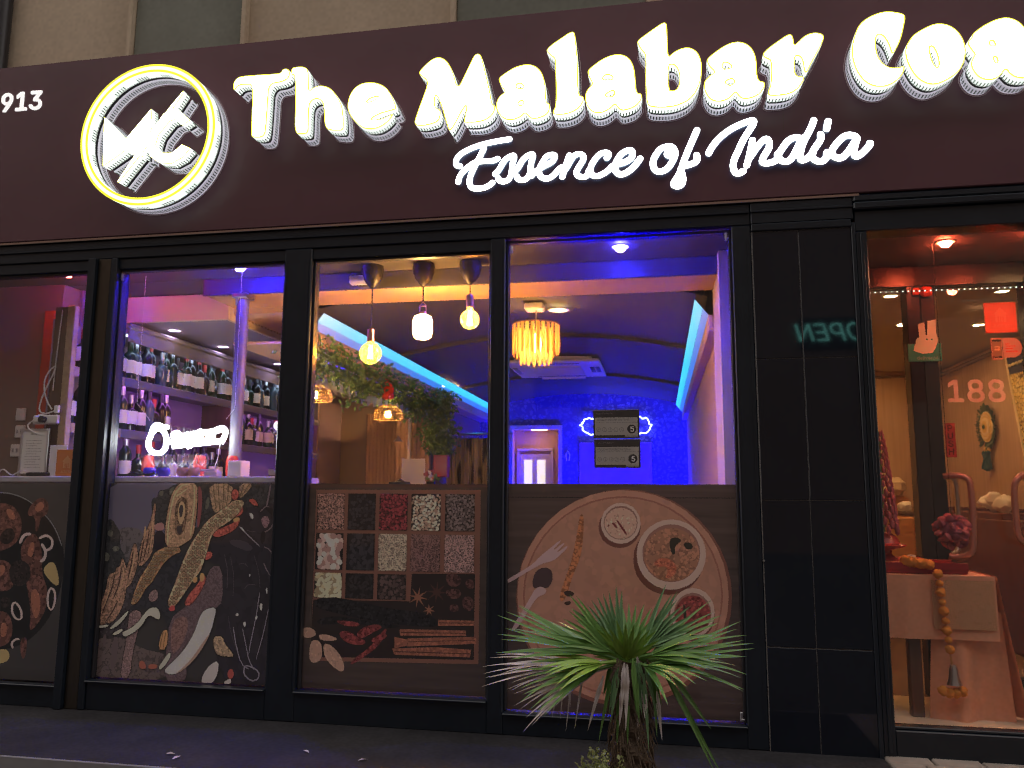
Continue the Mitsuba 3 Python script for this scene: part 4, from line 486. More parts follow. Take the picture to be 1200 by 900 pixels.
halo = curve([(-0.95 + 0.0, 2.0), (-0.9, 2.05), (-0.75, 2.03), (-0.6, 2.08), (-0.45, 2.05), (-0.3, 2.06), (-0.12, 2.03), (-0.08, 1.95), (-0.14, 1.88), (-0.35, 1.87), (-0.55, 1.86), (-0.7, 1.85), (-0.9, 1.88), (-0.96, 1.95), (-0.95, 2.0)], 6)
rg = np.random.default_rng(4)
put('halo_light', tube([[x + rg.normal(0, .008), 6.36, z + rg.normal(0, .010)] for x, z in halo], 0.011, 6), 'lamp_body', emit=glow((2.0, 2.6, 9.0), 0.5), label='ring of white blue lights on the patterned back wall', cat='halo light')
put('wall_hook', tube([[-1.155, 6.40, 1.52], [-1.165, 6.395, 1.60], [-1.14, 6.395, 1.65], [-1.115, 6.395, 1.60], [-1.125, 6.40, 1.52]], 0.009, 6), 'white_plastic', label='small pale loop on the patterned back wall', cat='hook')
# wall strip and pillar right of the vault room

def downlight(x, y, z, col, r, label, w=0.5, cat='downlight', group=None, bez='white_plastic'):
    k = thing('downlight', label, cat, group)
    put(k + '__bezel', lathe([[r, 0], [r + 0.014, 0], [r + 0.016, -0.003], [r + 0.002, -0.005], [r, 0]], 20, (x, y, z)), bez, 30)
    dm = 0.030 if r < .031 else 0.006
    put(k + '__lens', lathe([[0, -dm], [r * .5, -dm * .9], [r * .85, -dm * .6], [r - 0.002, -0.004], [r - 0.002, -0.001], [0, -0.001]], 18, (x, y, z)), 'lamp_body', emit=glow(col, w))
    return k
downlight(-0.174, 0.246, 2.365, (45, 45, 2200), 0.03, 'bright blue downlight above the bowl poster window', 1.6)
downlight(-2.33, 0.27, 2.365, (40, 30, 3400), 0.03, 'blue downlight above the elephant poster window', 1.6)
downlight(-3.40, 0.23, 2.365, (220, 26, 14), 0.022, 'reddish downlight above the chicken poster window', 1.0)
downlight(1.462, 0.47, 2.375, (330, 34, 13), 0.03, 'red downlight in the entrance lobby ceiling', 1.6)
downlight(1.84, 0.36, 2.375, (330, 34, 13), 0.03, 'second red downlight at the right edge of the lobby ceiling', 1.0)
downlight(2.15, 0.30, 2.375, (480, 240, 96), 0.04, 'warm downlight of the lobby beyond the right edge', 1.0)

# ---- pendants near the glass ---------------------------------------------------
def pendant(x, y, zc, zb, kind, label):
    k = thing('pendant_lamp', label, 'pendant lamp', 'pendant lamps behind the spice window')
    put(k + '__canopy', lathe([[0, -.135], [.012, -.130], [.022, -.118], [.045, -.09], [.058, -.055], [.062, -.02], [.058, 0], [0, 0]], 24, (x, y, 2.364)), 'pendant_black', 40)
    put(k + '__cord', tube([[x, y, 2.364 - .13], [x, y, zb + .14]], 0.003, 6), 'black')
    if kind == 'cage':
        put(k + '__holder', cat_([tube([[x - .018, y, zb + .07], [x - .018, y, zb + .12], [x, y, zb + .14], [x + .018, y, zb + .12], [x + .018, y, zb + .07]], 0.0035, 6), lathe([[0, .066], [.02, .066], [.02, .085], [0, .085]], 14, (x, y, zb)), tube([[x - .018, y, zb + .115], [x + .018, y, zb + .115]], .003, 6)]), 'copper')
        put(k + '__bulb', lathe([[0, -.075], [.03, -.072], [.049, -.058], [.055, -.03], [.055, .03], [.047, .055], [.026, .066], [0, .068]], 24, (x, y, zb)), 'lamp_body', True, emit=glow((190, 96, 26), 3.0))
    else:
        put(k + '__holder', lathe([[0, .068], [.021, .068], [.021, .135], [.010, .14], [0, .14]], 16, (x, y, zb)), 'copper', 40)
        r = 0.062 if kind == 'big' else 0.054
        put(k + '__bulb', lathe([[r * math.sin(t), -r * math.cos(t)] for t in np.linspace(0.001, 2.75, 16)] + [[.017, .068]], 26, (x, y, zb)), 'amber_glass', True)
        fl = []
        for q in range(7):
            a = q * 0.9; fl.append(tube([[x + .013 * math.cos(a), y + .013 * math.sin(a), zb - .030], [x + .007 * math.cos(a + .3), y + .007 * math.sin(a + .3), zb + .045]], .0022, 5))
        put(k + '__filament', cat_(fl), 'lamp_body', emit=glow((720, 330, 66), 2.4))
pendant(-1.572, 0.38, 0, 1.862, 'big', 'left pendant with large amber globe bulb hanging lowest')
pendant(-1.273, 0.38, 0, 2.005, 'cage', 'middle pendant with glowing white barrel bulb')
pendant(-1.005, 0.38, 0, 2.035, 'small', 'right pendant with small amber globe bulb')
put('fuse_box', cat_([bx(-1.74, -1.60, 0.44, 0.487, 2.285, 2.335, 0.006), bx(-1.735, -1.64, 0.43, 0.441, 2.292, 2.312, 0.004)]), 'white_plastic', label='pale plastic light fitting left of the pendant canopies', cat='light fitting')
for x in (-1.44, -1.13, -1.2): pass

# ---- chandelier and air conditioner --------------------------------------------
k = thing('chandelier', 'round chandelier of hanging shell strips below the vaulted ceiling', 'chandelier')
cx_, cy_ = -0.80, 1.45
put(k + '__canopy', bx(cx_ - .075, cx_ + .055, cy_ - .06, cy_ + .06, 2.325, 2.372, 0.01), 'white_plastic')
put(k + '__rod', tube([[cx_, cy_, 2.33], [cx_, cy_, 2.19]], .006, 8), 'brass_strip')
put(k + '__ring', tube([[cx_ + .16 * math.cos(a), cy_ + .16 * math.sin(a), 2.225] for a in np.linspace(0, 6.2832, 40)], .005, 6), 'rattan')
put(k + '__arm', cat_([tube([[cx_ - .16 * math.cos(a), cy_ - .16 * math.sin(a), 2.225], [cx_ + .16 * math.cos(a), cy_ + .16 * math.sin(a), 2.225]], .003, 5) for a in (0, 1.05, 2.1)]), 'rattan')
def strip(a, r, z0, z1, w):
    c, s = math.cos(a), math.sin(a); t = np.array([-s, c]); o = np.array([cx_ + r * c, cy_ + r * s]); V = []
    for z, ww in ((z1, w * .8), (z0 + .03, w), (z0 + .008, w * .7), (z0, w * .15)):
        for e in (-1, 1): V.append([*(o + t * e * ww / 2), z])
    return trimesh.Trimesh(V, [[0, 1, 3], [0, 3, 2], [2, 3, 5], [2, 5, 4], [4, 5, 7], [4, 7, 6]], process=False)
rg = np.random.default_rng(6)
for i in range(28): put(k + '__shell_strip', strip(i * 2 * math.pi / 28, .16 + rg.normal(0, .002), 2.015 + rg.normal(0, .006), 2.222, .029), 'capiz')
for i in range(18): put(k + '__shell_strip', strip(.1 + i * 2 * math.pi / 18, .11, 1.955 + rg.normal(0, .006), 2.20, .030), 'capiz')
put(k + '__bulb', lathe([[0, -.05], [.03, -.04], [.036, 0], [.03, .04], [.014, .07], [0, .07]], 16, (cx_, cy_, 2.09)), 'lamp_body', True, emit=glow((120, 68, 20), 3.0))
downlight(-0.66, 1.55, 2.35, (6, 4.2, 1.6), 0.06, 'round yellow ceiling lamp beside the chandelier', 0.8, 'ceiling light')
k = thing('air_conditioner', 'white ceiling cassette air conditioner below the vault', 'air conditioner')
put(k + '__panel', bx(-1.42, -0.52, 3.5, 4.5, 2.318, 2.345, 0.01), 'ac_white')
put(k + '__body', bx(-1.34, -0.60, 3.58, 4.42, 2.3455, 2.40, 0.01), 'ac_white')
put(k + '__grille', cat_([bx(-1.22, -0.72, 3.78 + i * .05, 3.815 + i * .05, 2.308, 2.3175, 0.002) for i in range(10)]), 'ac_white')
for y in (3.60, 4.38): put(k + '__louvre', bx(-1.22, -0.72, y, y + .035, 2.313, 2.3175, 0.002), 'grey_plastic')
put(k + '__vent', cat_([bx(-.64, -.60, 3.85, 4.15, 2.312, 2.3175), bx(-.585, -.545, 3.85, 4.15, 2.312, 2.3175)]), 'print_black')
put(k + '__louvre', bx(-1.39, -1.35, 3.8, 4.2, 2.312, 2.3175), 'grey_plastic')
put(k + '__flap', bx(-1.2, -0.74, 4.505, 4.53, 2.305, 2.33, 0.004), 'ac_white')

# ---- stickers on the bowl-poster window ------------------------------------------
for i, (z, lb) in enumerate(((1.352, 'upper of two food hygiene rating stickers showing a ringed five'), (1.212, 'lower of two food hygiene rating stickers showing a ringed five'))):
    k = thing('rating_sticker', lb, 'sticker', 'hygiene rating stickers'); x0, x1 = -0.303, -0.086; h = 0.134; y = 0.004
    if i: x0, x1 = x0 + 0.003, x1 + 0.003
    put(k + '__backing', bx(x0, x1, y, y + .001, z, z + h), 'print_black')
    put(k + '__rim', cat_([bx(x0, x1, y - .0006, y - .0001, z + h - .0015, z + h)]), 'sticker_grey')
    put(k + '__field', flat([rectp(x0 + .008, x1 - .008, z + .014, z + h - .036), rectp(x1 - .068, x1 - .008, z + .006, z + .0142)], y - .0004), 'sticker_grey')
    put(k + '__title', text('FOOD HYGIENE RATING', 0.0095, x0 + .016, z + h - .052, y - .0006, .0003, True), 'sticker_text')
    put(k + '__title', text('FOOD STANDARDS', 0.006, x0 + .016, z + h - .020, y - .0006, .0003), 'sticker_text', label='small line of print in the black band')
    put(k + '__rule', flat([rectp(x0 + .012, x1 - .012, z + h - .060, z + h - .0585)], y - .0006), 'sticker_text')
    for j, ch in enumerate('01234'):
        cxx = x0 + .026 + j * .027
        put(k + '__digit_ring', flat([Point(cxx, z + .040).buffer(.0105).difference(Point(cxx, z + .040).buffer(.0085))], y - .0006), 'sticker_text')
        put(k + '__digit', text(ch, .010, cxx - .0035, z + .035, y - .0006, .0003), 'sticker_text')
    cxx = x1 - .036
    put(k + '__score_ring', flat([Point(cxx, z + .042).buffer(.021)], y - .0007), 'print_black')
    put(k + '__score', text('5', .024, cxx - .009, z + .030, y - .0009, .0003, True), 'paper')
    put(k + '__score_note', text('VERY GOOD', .0055, x1 - .060, z + .009, y - .0007, .0003), 'sticker_text')
# ---- the bar seen through the elephant and spice windows -------------------------
structure('bar_ceiling', bx(-3.6, -2.70, 0.83, 6.4, 2.19, 2.25, 0.004), 'purple_ceiling')
structure('bar_bulkhead', cat_([bx(-4.0, -2.695, 0.80, 0.829, 2.188, 2.36, 0.003), bx(-2.7195, -2.6905, 0.8292, 6.4, 2.186, 2.36, 0.003)]), 'cream_paint')
put('added_bar_wash', trimesh.Trimesh([[-3.36, .064, 2.305], [-2.75, .064, 2.305], [-2.75, .082, 2.298], [-3.36, .082, 2.298]], [[0, 1, 2], [0, 2, 3]], process=False), 'lamp_body', emit=glow((130, 8, 72), 1.2), label='unseen pink light strip added behind the window header to tint the bar bulkhead', cat='light strip')  # added lamp, kept out of view, that tints the bulkhead pink
downlight(-2.95, 3.6, 2.19, (650, 330, 110), 0.035, 'warm downlight added in the bar ceiling to light the planked end wall', 0.9)  # extra lamp added so the planked wall looks warmly lit
structure('bar_ceiling_slab', bx(-4.49, -2.16, 0.50, 6.6, 2.365, 2.42), 'dark_ceiling')
for i in range(26): 
    y = 0.86 + i * 0.045
    put('bar_bulkhead__slat', bx(-2.6895, -2.683, y, y + 0.02, 2.225, 2.33, 0.002), 'panel_wood')
for i, (x, y) in enumerate(((-3.25, 1.07), (-3.24, 1.68), (-3.2, 2.5))):
    downlight(x, y, 2.19, (24, 18, 36), 0.035, ['downlight in the purple bar ceiling nearest the glass', 'second downlight in the purple bar ceiling', 'third downlight in the purple bar ceiling, hidden by the post'][i], 0.3)
put('support_post', lathe([[0, 0.05], [.036, 0.05], [.036, 2.27], [0, 2.27]], 28, (-2.44, 0.52, 0)), 'post_paint', 40, label='grey round steel post standing inside the elephant poster window', cat='post')
mat('post_paint', (0.2, 0.19, 0.2), 0.35)
put('support_post__bracket', cat_([bx(-2.49, -2.39, 0.47, 0.57, 2.24, 2.269, 0.004), tube([[-2.47, .5, 2.2], [-2.455, .48, 2.235], [-2.45, .48, 2.26]], .008, 8)]), 'steel')

# shelving along the left wall
SH = thing('bar_shelving', 'tall wooden back bar shelving full of bottles along the left wall', 'shelving')
put(SH + '__upright', bx(-3.335, -3.285, 0.165, 0.205, 0.05, 2.15, 0.004), 'shelf_wood', label='pale wooden upright at the near end of the shelving')
put(SH + '__end_panel', bx(-3.43, -3.336, 0.185, 0.20, 0.05, 2.15, 0.003), 'dark_wood')
put(SH + '__back', bx(-3.44, -3.431, 0.185, 0.64, 1.15, 2.08), 'wall_purple')
for z in (1.80, 1.475): put(SH + '__shelf', cat_([bx(-3.43, -3.30, 0.2055, 0.640, z - 0.022, z, 0.003), bx(-3.299, -3.285, 0.2055, 0.640, z - 0.055, z + .002, 0.003)]), 'shelf_wood', label='near end of a shelf in pale wood')
put(SH + '__end_panel', bx(-3.60, -3.31, 2.02, 2.045, 0.05, 2.15, 0.004), 'dark_wood', label='dark upright between the shelf bays')
put(SH + '__end_panel', bx(-3.60, -3.31, 3.6, 3.63, 0.05, 2.15, 0.004), 'dark_wood', label='far dark upright of the shelving')
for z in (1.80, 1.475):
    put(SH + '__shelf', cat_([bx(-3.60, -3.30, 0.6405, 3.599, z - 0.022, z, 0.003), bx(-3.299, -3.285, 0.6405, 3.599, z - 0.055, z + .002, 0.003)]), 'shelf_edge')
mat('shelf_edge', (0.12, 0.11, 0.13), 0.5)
put(SH + '__counter', bx(-3.60, -3.22, 0.6405, 3.599, 1.10, 1.15, 0.006), 'shelf_edge')
put(SH + '__cornice', cat_([bx(-3.60, -3.29, 0.6405, 3.599, 2.08, 2.11, 0.006), bx(-3.60, -3.27, 0.6405, 3.599, 2.1105, 2.15, 0.01)]), 'shelf_moulding')
mat('shelf_moulding', (0.24, 0.24, 0.2), 0.6)
put(SH + '__pelmet', bx(-3.289, -3.278, 0.6405, 3.599, 2.03, 2.112, .003), 'shelf_moulding')
put(SH + '__back', bx(-3.60, -3.595, 0.6405, 3.599, 1.15, 2.08), 'wall_purple')
put('shelf_light', bx(-3.325, -3.302, 0.66, 3.58, 1.767, 1.777), 'lamp_body', emit=glow((8, 2.4, 13), 0.8), label='magenta light strip under the upper bottle shelf', cat='light strip')
put('shelf_light', bx(-3.315, -3.293, 0.66, 3.58, 2.068, 2.079), 'lamp_body', emit=glow((5, 6.5, 9.5), 0.9), label='cool white light strip under the shelf cornice', cat='light strip')
put('shelf_light', bx(-3.325, -3.302, 0.66, 3.58, 1.442, 1.4525), 'lamp_body', emit=glow((6, 2.4, 12), 0.7), label='violet light strip under the lower bottle shelf', cat='light strip')

prof_w = [[0, 0], [.036, 0], [.038, .006], [.038, .17], [.034, .195], [.018, .222], [.0145, .235], [.0145, .285], [0, .285]]
prof_s = [[0, 0], [.040, 0], [.042, .006], [.042, .15], [.036, .175], [.017, .195], [.0155, .26], [0, .26]]
prof_g = [[0, 0], [.033, 0], [.035, .008], [.043, .11], [.038, .14], [.015, .16], [.014, .24], [0, .24]]
_b = {}
def bottle_mesh(pf):
    if id(pf) not in _b: _b[id(pf)] = lathe(pf, 16)
    return _b[id(pf)]
words = {'bottle_green': 'green glass', 'bottle_dark': 'dark glass', 'bottle_clear': 'clear glass'}
def bottle(x, y, z, pf, glass, lab, cap, label, group):
    k = thing('bottle', label, 'bottle', group); w = T().translate([x, y, z])
    put(k + '__body', bottle_mesh(pf), glass, 40, to_world=w)
    r, h = pf[3][0], pf[-1][1]
    if lab: put(k + '__label', lathe([[r + .0006, .05], [r + .0006, .135]], 16), lab, 40, to_world=w)
    put(k + '__cap', lathe([[.0160, h - .055], [.0165, h + .002], [0, h + .003]], 12), cap, 40, to_world=w)
rg = random.Random(17)
def row(x, y0, y1, z, n, where):
    for i in range(n):
        pf = rg.choice([prof_w, prof_w, prof_s, prof_g]); gl = rg.choice(['bottle_green', 'bottle_dark', 'bottle_dark', 'bottle_green', 'bottle_clear']); lb = rg.choice(['label_cream', 'label_white', 'label_cream', None]) if gl != 'bottle_clear' else rg.choice([None, 'label_white'])
        cp = rg.choice(['capsule_red', 'capsule_dark', 'capsule_silver', 'capsule_silver', 'capsule_dark'])
        d = f"{words[gl]} bottle with {dict(label_cream='cream label', label_white='white label').get(lb, 'no label')} and {dict(capsule_red='red', capsule_dark='black', capsule_silver='silver')[cp]} cap, {ordinal(i)} along the {where}"
        bottle(x + rg.uniform(-.02, .02), y0 + (y1 - y0) * (i + .5) / n + rg.uniform(-.015, .015), z, pf, gl, lb, cp, d, 'bottles on the ' + where)
def ordinal(i): return ['first', 'second', 'third', 'fourth', 'fifth', 'sixth', 'seventh', 'eighth', 'ninth', 'tenth', 'eleventh', 'twelfth', 'thirteenth', 'fourteenth', 'fifteenth', 'sixteenth', 'seventeenth', 'eighteenth'][i]
row(-3.37, 0.67, 2.0, 1.80, 17, 'near upper bar shelf')
row(-3.40, 2.10, 3.55, 1.80, 16, 'far upper bar shelf')
row(-3.38, 0.67, 1.28, 1.475, 8, 'near lower bar shelf')
row(-3.365, 0.22, 0.63, 1.80, 5, 'upper end shelf')
row(-3.365, 0.22, 0.63, 1.475, 5, 'lower end shelf')
row(-3.38, 2.10, 3.55, 1.475, 16, 'far lower bar shelf')
row(-3.33, 0.70, 2.2, 1.15, 12, 'bar back counter')
# shot-glass stack and rack of tumblers on the lower shelf
wine = [[.033, 0], [.033, .003], [.006, .008], [.004, .03], [.004, .075], [.012, .085], [.032, .105], [.038, .135], [.034, .175]]
tumb = [[0, .003], [.028, .003], [.030, .0], [.036, .09]]
_gl = {'wine': lathe(wine, 16), 'tumbler': lathe(tumb, 14)}
def glass(kind, x, y, z, label, group, down=False, s=1.0):
    w = T().translate([x, y, z]).scale(s) if not down else T().translate([x, y, z]).rotate([1, 0, 0], 180).scale(s)
    k = 'wine_glass' if kind == 'wine' else 'tumbler'; n, key = 1, k
    while key in scene: key = f'{k}_{n:03d}'; n += 1
    scene[key] = mikit.ply(_gl[kind], 'mat_glass', smooth=True, to_world=w); tag(key, label, k.replace('_', ' '), group)
for i in range(8): glass('tumbler', -3.45 + .0 * i, 1.33 + i * .08, 1.475, f'clear tumbler on the lower bar shelf, {ordinal(i)} from the glass front', 'tumblers on the lower bar shelf')
for i in range(9): glass('wine', -3.325, .78 + i * .14, 1.80, f'stemmed glass before the upper bottles, {ordinal(i)} from the glass front', 'stemmed glasses on the upper bar shelf')
# ledge behind the elephant window with stemware
put('window_ledge', bx(-3.7, -1.9, 0.10, 0.50, 1.135, 1.172, 0.006), 'ledge', label='pale ledge behind the elephant poster window carrying glasses', cat='ledge')
mat('ledge', (0.46, 0.45, 0.50), 0.35)
rg = random.Random(5)
for i in range(11):
    x = -2.82 + (i % 6) * .068 + (i // 6) * .03
    glass('wine', x, 0.22 + .10 * (i // 6) + rg.uniform(-.01, .01), 1.172, f'stemmed glass on the window ledge, {"front" if i < 6 else "back"} row, {ordinal(i % 6)} from the left', 'stemmed glasses on the window ledge', s=.72)
for i, (x, c) in enumerate(((-2.74, 'blue_bowl'), (-2.655, 'blue_bowl'), (-2.54, 'rose_bowl'), (-2.475, 'rose_bowl'))):
    put('tealight_bowl', lathe([[0, 0], [.024, 0], [.034, .018], [.032, .038], [.026, .048], [.024, .046], [.029, .034], [.03, .018], [.02, .006], [0, .006]], 18, (x, .165, 1.172)), c, 40, label=['blue glass bowl on the window ledge, left one', 'blue glass bowl on the window ledge, right one', 'rose glass bowl on the window ledge, left one', 'rose glass bowl on the window ledge, right one'][i], cat='bowl')
mat('blue_bowl', (0.03, 0.02, 0.5), 0.08); mat('rose_bowl', (0.4, 0.2, 0.2), 0.08)
put('cable_bundle', cat_([tube(curve([[-2.86, .15, 1.18], [-2.80, .16, 1.20], [-2.75, .14, 1.182], [-2.70, .15, 1.19]]), .007, 6), tube(curve([[-2.86, .17, 1.20], [-2.8, .17, 1.182], [-2.72, .16, 1.205]]), .005, 6)]), 'black', label='dark coiled cable on the window ledge', cat='cable')
put('ledge_box', cat_([bx(-2.40, -2.33, .14, .2, 1.172, 1.20, .004), bx(-2.43, -2.34, .15, .19, 1.2005, 1.212, .003)]), 'ledge_box', label='small lilac box on the window ledge beside the post', cat='box')
mat('ledge_box', (0.5, 0.42, 0.66), 0.5)
put('bin_box', bx(-2.30, -2.22, .2, .3, 1.172, 1.26, .006), 'label_white', label='white carton on the ledge right of the post', cat='carton')
for i, (x, y) in enumerate(((-2.93, .42), (-2.60, .42), (-2.42, .46))):
    put('red_lantern', lathe([[0, 0], [.028, 0], [.036, .03], [.036, .10], [.026, .125], [0, .127]], 16, (x, y, 1.172)), 'red_glow_glass', 40, label=['red jar left of the neon sign', 'red jar under the middle of the neon sign', 'red jar right of the neon sign by the post'][i], cat='jar')
mat('red_glow_glass', (0.55, 0.05, 0.04), 0.3)
NS = thing('neon_sign', 'glowing white neon script sign hanging behind the elephant window', 'neon sign')
tb = []
for s in NEON:
    c = curve(np.array(s) / 1000.0, 5); tb.append(tube([[x, 0.35, z] for x, z in c], .0155, 8))
put(NS + '__tube', cat_(tb), 'lamp_body', emit=glow((14, 15, 15), 1.6))
put(NS + '__wire', cat_([tube([[-2.98, .35, 1.60], [-2.89, .35, 1.50]], .0015, 4), tube([[-2.41, .35, 1.50], [-2.36, .35, 1.56]], .0015, 4), tube(curve([[-2.44, .35, 1.36], [-2.445, .33, 1.25], [-2.46, .30, 1.18]]), .0025, 5), tube([[-2.98, .35, 1.60], [-2.98, .35, 2.36]], .0015, 4), tube([[-2.36, .35, 1.56], [-2.36, .35, 2.36]], .0015, 4)]), 'cable')
# left end: switches, sockets, cables, framed menu, takeaway card
structure('wall_strip', bx(-3.73, -3.66, 0.445, 0.459, 0.9, 2.2, 0.003), 'red_paint')
for i, (x, z) in enumerate(((-3.84, 1.555), (-3.835, 1.45), (-3.855, 1.335))):
    k = thing('wall_switch', ['topmost white wall switch at the left edge', 'middle beige wall switch at the left edge', 'lowest wall switch with two rockers at the left edge'][i], 'wall switch', 'wall switches at the left edge')
    put(k + '__plate', bx(x - .034, x + .034, .448, .4585, z - .038, z + .038, .003), 'white_plastic')
    for j in ((0,), (-.014, .014), (-.014, .014))[i]: put(k + '__rocker', bx(x + j - .006, x + j + .006, .443, .4478, z - .012, z + .012, .002), 'grey_plastic' if i else 'white_plastic')
k = thing('power_strip', 'white power strip with black plug on the wall by the shelving', 'power strip')
put(k + '__body', bx(-3.49, -3.325, .150, .184, 1.465, 1.517, .006), 'white_plastic')
put(k + '__plug', lathe([[0, 0], [.017, 0], [.019, .028], [0, .032]], 14).apply_transform(trimesh.transformations.rotation_matrix(math.pi / 2, [1, 0, 0])).apply_translation([-3.412, .150, 1.49]), 'black')
put(k + '__adaptor', cat_([bx(-3.355, -3.325, .145, .164, 1.526, 1.57, .004), bx(-3.47, -3.43, .136, .1495, 1.473, 1.508, .004)]), 'white_plastic')
put(k + '__cord', cat_([tube(curve([[-3.385, .17, 1.55], [-3.44, .17, 1.64], [-3.42, .17, 1.775], [-3.395, .17, 1.795], [-3.44, .17, 1.66], [-3.435, .17, 1.53]]), .004, 6), tube(curve([[-3.34, .165, 1.55], [-3.40, .165, 1.53], [-3.46, .16, 1.517]]), .004, 6), tube(curve([[-3.478, .15, 1.485], [-3.506, .14, 1.457], [-3.44, .14, 1.41], [-3.385, .15, 1.40]]), .004, 6), tube(curve([[-3.40, .181, 1.66], [-3.39, .181, 1.95], [-3.38, .181, 2.13]]), .003, 5)]), 'cable')
k = thing('framed_menu', 'framed menu sheet leaning on the ledge at the far left', 'menu')
put(k + '__sheet', bx(-3.535, -3.38, .145, .149, 1.187, 1.425, .001), 'paper')
put(k + '__frame', cat_([bx(-3.549, -3.535, .14, .155, 1.173, 1.439, .002), bx(-3.38, -3.366, .14, .155, 1.173, 1.439, .002), bx(-3.535, -3.38, .14, .155, 1.4255, 1.439, .002)]), 'steel')
put(k + '__print', cat_([flat([rectp(-3.512, -3.41 - .03 * (i % 3 == 2), 1.22 + i * .015, 1.2232 + i * .015) for i in range(11)], .1443), flat([rectp(-3.487, -3.434, 1.405, 1.411)], .1443)]), 'sticker_grey')
k = thing('takeaway_card', 'orange card with a pale house symbol behind the chicken window', 'card')
put(k + '__card', bx(-3.292, -3.155, .125, .129, 1.1725, 1.318, .001), 'orange_card')
hs = unary_union([Polygon([(-3.253, 1.252), (-3.2235, 1.286), (-3.194, 1.252)]), rectp(-3.246, -3.201, 1.216, 1.253)]).difference(unary_union([rectp(-3.237, -3.231, 1.213, 1.243), rectp(-3.227, -3.221, 1.213, 1.243), rectp(-3.217, -3.211, 1.213, 1.243)]))
put(k + '__symbol', flat([hs], .1243), 'orange_card_light')
put(k + '__lettering', text('JUST EAT', .0125, -3.262, 1.19, .1245, .0004, True), 'orange_card_light')
put('keyboard', bx(-3.46, -3.33, .102, .136, 1.172, 1.193, .005), 'black', label='black keypad on the ledge before the framed menu', cat='keypad')
put('loose_cable', tube(curve([[-3.66, .13, 1.18], [-3.61, .12, 1.205], [-3.56, .115, 1.178], [-3.50, .11, 1.20], [-3.45, .12, 1.18]]), .004, 6), 'cable', label='pale cable looped on the ledge at the far left', cat='cable')
put('paper_slip', bx(-3.36, -3.25, .150, .153, 1.1725, 1.345, .001), 'label_white', label='pale sheet behind the orange card', cat='sheet')

# ---- seen through the spice window -----------------------------------------------
structure('bar_end_wall', bx(-3.6, -2.70, 4.9, 4.95, 0.04, 2.19), 'wall_brown')
for i in range(22):
    x = -3.28 + i * 0.043
    structure('bar_end_wall__plank', bx(x, x + .040, 4.885, 4.899, 0.05, 2.0, .004), 'panel_wood')
structure('bar_return_wall', bx(-2.695, -2.33, 4.2, 4.25, 0.04, 2.07), 'panel_wood')
for i in range(8):
    x = -2.69 + i * 0.045
    structure('bar_return_wall__plank', bx(x, x + .042, 4.187, 4.199, 0.05, 2.06, .004), 'panel_wood')
put('door_edge', bx(-2.54, -2.51, 4.1, 4.14, 0.05, 1.98, .004), 'paper', label='narrow pale upright strip in front of the planked wall', cat='strip')
CT = thing('bar_counter', 'dark bar counter running back behind the spice window', 'bar counter')
put(CT + '__top', bx(-2.55, -1.95, 0.75, 4.1, 1.10, 1.142, .006), 'counter_top')
mat('counter_top', (0.06, 0.06, 0.09), 0.2)
put(CT + '__front', bx(-2.5, -2.0, 0.8, 4.05, 0.05, 1.099), 'dark_wood')
k = thing('beer_tap', 'chrome arched beer tap with round badges at the near end of the counter', 'beer tap')
put(k + '__arch', tube(curve([[-2.33, 1.0, 1.15], [-2.33, 1.0, 1.38], [-2.35, 1.02, 1.44], [-2.42, 1.08, 1.45], [-2.5, 1.15, 1.45]], 8), .022, 12), 'steel', True)
put(k + '__base', cat_([bx(-2.47, -2.31, .93, 1.07, 1.142, 1.19, .008), bx(-2.45, -2.33, .95, 1.05, 1.1905, 1.24, .008)]), 'dark_wood')
for i, (x, z, r, c) in enumerate(((-2.40, 1.515, .030, (1.6, 1.5, 1.3)), (-2.27, 1.43, .036, (1.1, 1.2, 0.35)), (-2.28, 1.26, .024, (0.9, 1.0, 0.8)))):
    m = lathe([[0, 0], [r, 0], [r, .012], [r * .7, .02], [0, .02]], 18); m.apply_transform(trimesh.transformations.rotation_matrix(math.pi / 2, [1, 0, 0.25])); m.apply_translation([x, .97, z])
    put(k + '__badge', m, 'lamp_body', emit=glow(c, 0.3)); put(k + '__handle', tube([[x, .98, z], [x - .05, 1.0, z - .05]], .008, 8), 'steel')
for i, (x, y, z) in enumerate(((-2.40, 1.5, 1.775), (-2.20, 2.5, 1.735))):
    k = thing('rattan_lamp', ['rattan shade pendant half hidden by the left mullion', 'rattan shade pendant over the bar counter'][i], 'pendant lamp', 'rattan lamps over the bar')
    pf = [[.02, .085], [.06, .075], [.105, .045], [.122, 0], [.122, -.035]]
    ribs = [tube([[x + r * math.cos(a), y + r * math.sin(a), z + h] for r, h in pf], .0035, 5) for a in np.linspace(0, 6.283, 21)[:-1]]
    rings = [tube([[x + r * math.cos(a), y + r * math.sin(a), z + h] for a in np.linspace(0, 6.283, 28)], .0038, 5) for r, h in pf[1:] + [[.122, -.018], [.115, .022]]]
    put(k + '__shade', cat_(ribs + rings), 'rattan')
    put(k + '__cord', tube([[x, y, z + .08], [x, y, 2.2]], .003, 5), 'black')
    put(k + '__bulb', lathe([[0, -.03], [.022, -.02], [.028, 0], [.02, .025], [0, .035]], 14, (x, y, z + .005)), 'lamp_body', True, emit=glow((150, 80, 19), 1.2))
put('bell_shade', lathe([[.008, .05], [.012, .03], [.03, .01], [.045, 0]], 18, (-2.24, 2.9, 1.545)), 'steel', True, label='small hanging glass bell shade below the garland', cat='bell shade')
put('menu_sheet', bx(-2.40, -2.17, 3.5, 3.504, 1.142, 1.42, .001), 'paper', label='pale menu sheet standing on the bar counter', cat='menu')
